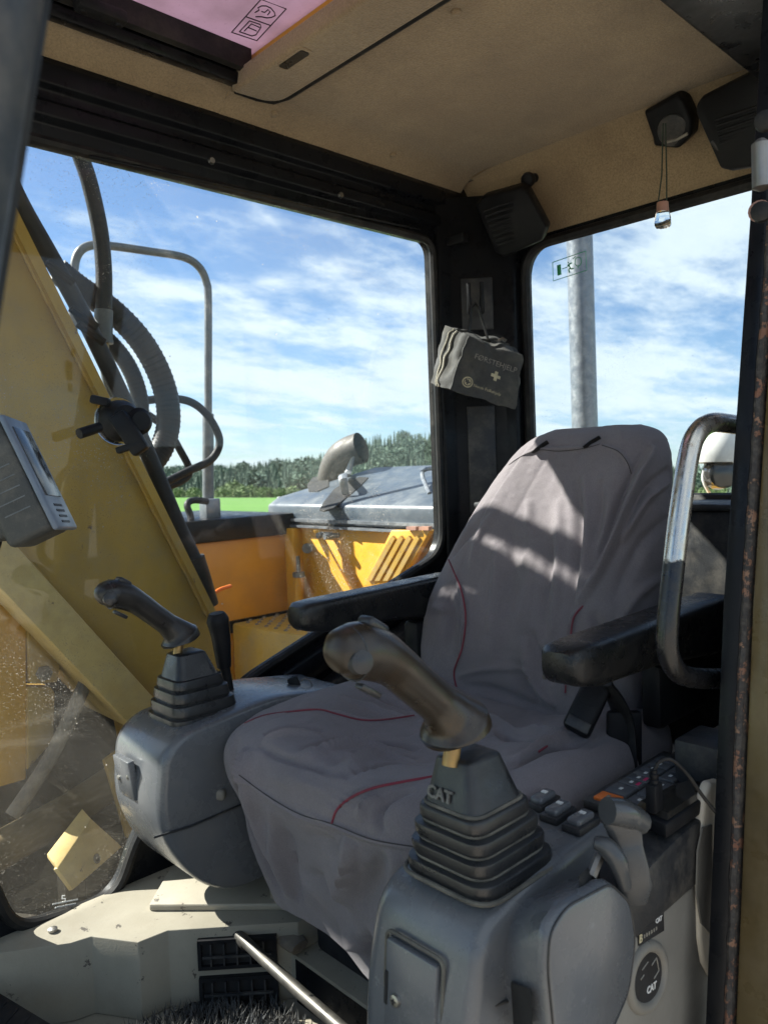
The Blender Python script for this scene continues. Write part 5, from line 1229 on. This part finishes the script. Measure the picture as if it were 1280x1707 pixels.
# interior lamp with a little bottle hanging from it
lc = [(1077, 182, 1.66), (1134, 150, 1.65), (1142, 160, 1.65), (1158, 195, 1.67), (1156, 222, 1.68), (1134, 244, 1.69), (1094, 240, 1.70), (1092, 226, 1.69)]
P = [at(a, b, X=x) for a, b, x in lc]; c = sum(P, Vector()) / len(P); n = Vector((-.85, 0, -.5)).normalized()
lm = thing('interior_lamp', 'black interior lamp housing on the headliner with a cord hung on it', 'lamp', c + n * -.02)
bm = B(); loft(bm, [[p - n * .03 for p in P], [p + n * .012 for p in P], [p.lerp(c, .12) + n * .02 for p in P]]); part('housing', bev(bm, .004), M['plastic'], lm)
bm = B(); lathe(bm, c + n * .018 + CE * .006 - CU * .012, n, [(0, .034), (.006, .033), (.008, .028)], 22); part('lens_ring', bm, M['console_d'], lm)
bm = B(); tube(bm, [at(1112, 236, X=1.63), at(1128, 232, X=1.63), at(1146, 222, X=1.63)], .003, 6); part('wire_clip', bm, M['print'], lm)
bt_ = at(1105, 378, X=1.60)
bo = thing('hanging_bottle', 'tiny clear glass bottle with wooden stopper hanging on a green cord', 'bottle', bt_)
bm = B(); lathe(bm, bt_, (0, 0, 1), [(0, .015), (.004, .018), (.020, .0175), (.030, .015), (.034, .009)], 8); part('glass', bm, M['bottle'], bo)
bm = B(); lathe(bm, bt_ + Vector((0, 0, .032)), (0, 0, 1), [(0, .013), (.020, .012), (.021, .004)], 10); part('stopper', bm, M['pinkrust'], bo)
for s in (-1, 1):
    bm = B(); tube(bm, [bt_ + Vector((0, 0, .052)) + CE * s * .009, at(1107 + s * 4, 290, X=1.61), at(1107 + s * 2, 205, X=1.62)], .0014, 6); part('cord', bm, M['cord'], bo)
# headliner knob
kn = at(880, 290, X=1.67)
bm = B(); lathe(bm, kn + Vector((.035, 0, .0)), (-.9, -.1, -.35), [(0, .012), (.03, .011), (.035, .016), (.045, .019), (.055, .016), (.058, .006)], 16)
single('coat_knob', bm, M['plastic'], 'round black coat knob above the far rear speaker', 'knob', kn)
# first aid bag on the corner post
bp = thing('first_aid_bag', 'faded grey first aid bag hanging on the corner post', 'bag', at(800, 690, D=1.93))
TL, TR, BR_, BL = at(782, 557, D=1.90), at(877, 590, D=1.92), at(863, 688, D=1.90), at(748, 652, D=1.87)
bTL, bTR, bBR, bBL = at(738, 537, D=1.97), at(835, 560, D=2.02), at(845, 650, D=2.02), at(710, 640, D=1.95)
NX, NY, NZ = 30, 22, 10
def tri(u, v, w):
    f = TL.lerp(TR, u).lerp(BL.lerp(BR_, u), v); b = bTL.lerp(bTR, u).lerp(bBL.lerp(bBR, u), v); return f.lerp(b, w)
def bagp(u, v, w):
    p = tri(u, v, w); ctr = tri(.5, .55, .5)
    e = (abs(2 * u - 1) ** 6 + abs(2 * v - 1) ** 6 + abs(2 * w - 1) ** 6)
    k = 1 + .11 * (1 - min(e, 1.5)) - .012 * max(0, e - 1.5)
    p = ctr + (p - ctr) * k
    wr = .007 * noise.noise(Vector((u * 5 + 2, v * 4, w * 4))) + .003 * noise.noise(Vector((u * 11, v * 9 + 3, w * 9)))
    if u < .02: wr += .0035 * math.sin(w * 9 + v * 2.5) * (1 - v * .5)
    if v < .02: wr -= .012 * math.exp(-((u - .5) / .2) ** 2)
    return p + (p - ctr).normalized() * wr
bm = B()
def patch(fn, nu, nv):
    g = [[bm.verts.new(fn(i / nu, j / nv)) for j in range(nv + 1)] for i in range(nu + 1)]
    for i in range(nu):
        for j in range(nv): bm.faces.new((g[i][j], g[i + 1][j], g[i + 1][j + 1], g[i][j + 1]))
for w in (0, 1): patch(lambda u, v: bagp(u, v, w), NX, NY)
for u_ in (0, 1): patch(lambda w, v: bagp(u_, v, w), NZ, NY)
for v_ in (0, 1): patch(lambda u, w: bagp(u, v_, w), NX, NZ)
bmesh.ops.remove_doubles(bm, verts=bm.verts, dist=.0004)
bg = part('pouch', bm, M['bag'], bp, sharp=70)
def bagline(f, name, mat, r): 
    bm = B(); tube(bm, [f(k / 24) for k in range(25)], r, 6); part(name, bm, M[mat], bp)
bagline(lambda t: bagp(0, t, .52) + (bagp(0, t, .52) - tri(.5, .5, .5)).normalized() * .002, 'zip', 'bagtrim', .0022)
bagline(lambda t: bagp(0, t, .62) + (bagp(0, t, .62) - tri(.5, .5, .5)).normalized() * .002, 'zip', 'bagtrim', .0016)
bagline(lambda t: bagp(t, 0, .55) + CU * .002, 'zip', 'bag', .0025)
bagline(lambda t: bagp(0.002, t, .02), 'edge_piping', 'bag', .0028)
bm = B(); q = bagp(.74, 0, .5); tube(bm, [q, q + CE * .01 + CU * .006, q + CE * .02], .004, 6); part('zip_puller', bm, M['screw'], bp)
bm = B(); tube(bm, [bagp(.22, 0, .5), bagp(.24, 0, .5) + CU * .02, at(786, 512, D=1.97), at(792, 505, D=1.97), at(797, 512, D=1.97), bagp(.58, 0, .5) + CU * .006, bagp(.62, 0, .5)], .006, 8, flat=.4); part('strap', bm, M['rubber'], bp)
fx = (TR - TL).normalized(); fy = (TL - BL); fy = (fy - fx * fx.dot(fy)).normalized(); fn = fx.cross(fy); fn = fn if fn.dot(CD) < 0 else -fn
fx2 = fx if fx.dot(CE) > 0 else -fx
def onbag(px, py, h=.0015):
    h_ = None
    r = ray(px, py); return None
bvh_g = BVHTree.FromPolygons([v.co + BASE[bg.name] for v in bg.data.vertices], [list(p.vertices) for p in bg.data.polygons])
def wrap(o, lift=.0012):                                # lay flat lettering on to the bulging cloth
    for v in o.data.vertices:
        p = v.co + BASE[o.name]; h = bvh_g.ray_cast(p + fn * .08, -fn)
        if h[0]: v.co = h[0] + fn * lift - BASE[o.name]
g0 = lambda px, py: cast(bvh_g, px, py)[0]
o = text('bag_lettering', 'FØRSTEHJELP', .019, g0(826, 606), fx2, fy, M['print'], bp, 0); wrap(o)
o = text('bag_lettering', 'Norsk Folkehjelp', .0105, g0(812, 650), (g0(835, 658) - g0(792, 643)), fy, M['print2'], bp, 0); wrap(o)
def bagflat(name, c, poly, mat, lift=.0012, sub=1):
    bm = B(); face(bm, [c + fx2 * x + fy * y for x, y in poly]); o = part(name, bm, M[mat], bp); wrap(o, lift); return o
s_ = .0042; cross_ = [(-s_, -3 * s_), (s_, -3 * s_), (s_, -s_), (3 * s_, -s_), (3 * s_, s_), (s_, s_), (s_, 3 * s_), (-s_, 3 * s_), (-s_, s_), (-3 * s_, s_), (-3 * s_, -s_), (-s_, -s_)]
bagflat('cross_print', g0(826, 627), cross_, 'print2')
circ = lambda r: [(r * math.cos(a), r * math.sin(a)) for a in lin(0, 6.2832, 24)[:-1]]
bagflat('emblem_print', g0(779, 637), circ(.0135), 'print2'); bagflat('emblem_print', g0(779, 637), circ(.0108), 'bag', .0017); bagflat('emblem_print', g0(779, 637), circ(.0085), 'print2', .0022)
bagflat('emblem_cross', g0(779, 637), [(x * .5, y * .5) for x, y in cross_], 'bag', .0027)
# suction mount on the side window
sm_ = thing('suction_mount', 'black phone holder stuck to the side window by a suction cup', 'mount', at(192, 745, Y=1.41))
c = at(196, 702, Y=1.43)
yv = Vector((0, -1, 0))
bm = B(); lathe(bm, c, yv, [(0, .046), (.004, .045), (.008, .036)], 28); part('suction_cup', bm, M['bottle'], sm_)
bm = B(); lathe(bm, c + yv * .006, yv, [(0, .040), (.014, .039), (.026, .032), (.034, .028), (.036, .02)], 26); part('cap', bm, M['plastic'], sm_)
q = at(232, 702, Y=1.39); bm = B(); lathe(bm, q + Vector((0, .02, 0)), yv, [(0, .026), (.022, .026), (.03, .018)], 22); part('ball_socket', bm, M['plastic'], sm_)
bm = B(); obox(bm, at(216, 722, Y=1.375), ((CE * .55 - CU * .83).normalized(), (CE * .83 + CU * .55).normalized(), CD), (.085, .034, .026)); part('arm', bev(bm, .006), M['plastic'], sm_)
bm = B(); tube(bm, [at(166, 712, Y=1.38), at(132, 723, Y=1.37)], .0095, 12); part('thumb_screw', bm, M['plastic'], sm_)
bm = B(); obox(bm, at(167, 668, Y=1.40), ((CE * .9 - CU * .2).normalized(), (CU * .9 + CE * .2).normalized(), CD), (.034, .016, .02)); part('lock_lever', bev(bm, .004), M['plastic'], sm_)
bm = B(); obox(bm, at(216, 745, Y=1.37), ((CE * .93 + CU * .3).normalized(), (CU * .93 - CE * .3).normalized(), CD), (.05, .012, .016)); part('clamp_jaw', bev(bm, .003), M['plastic'], sm_)
# display unit on the front post
mc = at(64, 790, D=1.02)
Lx = (CE * .44 - CU * .90).normalized(); Bx = (CE * -.90 - CU * .42 - CD * .10); Bx = (Bx - Lx * Lx.dot(Bx)).normalized(); Wx = Lx.cross(Bx)
mo = thing('display_unit', 'grey box shaped display unit on a bracket at the left edge', 'display', mc - CU * .12)
fc_ = mc + CE * .002
bm = B(); obox(bm, fc_ + Bx * .034, (Lx, Bx, Wx), (.158, .062, .078)); part('case', bev(bm, .010, 3), M['monitor'], mo)
bm = B(); obox(bm, fc_ + Bx * .066 + Lx * .002, (Lx, Bx, Wx), (.12, .03, .066)); part('rear_case', bev(bm, .008, 3), M['monitor'], mo)
bm = B(); obox(bm, fc_ + Bx * .001, (Lx, Bx, Wx), (.162, .008, .082)); bz = part('bezel', bev(bm, .0035, 3), M['bezel'], mo)
bm = B(); obox(bm, fc_ - Bx * .0032 - Lx * .015, (Lx, Bx, Wx), (.098, .002, .060)); part('screen', bev(bm, .0008), M['lcd'], bz)
ws = 1 if Wx.dot(CD) < 0 else -1
for k in range(5):
    bm = B(); obox(bm, fc_ + Bx * .034 + Lx * (-.02 + k * .015) + Wx * ws * .0392, (Lx, Bx, Wx), (.0014, .034, .0012)); part('grip_line', bm, M['rail'], mo)
for k in range(4):
    bm = B(); obox(bm, fc_ - Bx * .0032 + Lx * (.047 + k * .008), (Lx, Bx, Wx), (.003, .0014, .03)); part('key_print', bm, M['ink'], bz)
bm = B(); tube(bm, [fc_ + Bx * .07 + Lx * .03, fc_ + Bx * .10 + Lx * .05, fc_ + Bx * .16 + Lx * .07 + CD * .05, fc_ + Bx * .3 + CD * .2], .014, 12, sm=4); part('bracket_arm', bm, M['rubber'], mo)
rb = random.Random(2)
for k in range(4):
    a0_ = fc_ + Bx * (.075 + k * .008) + Lx * (.045 + k * .006)
    bm = B(); tube(bm, [a0_, a0_ + Bx * .02 + Lx * .02 * rb.uniform(.5, 1.2), a0_ + Bx * .05 + Lx * .012, a0_ + Bx * .09 + Lx * .03 * rb.uniform(-.2, 1), a0_ + Bx * .16 + CD * .08], .0035, 8, sm=5); part('cable', bm, M['rubber'], mo)
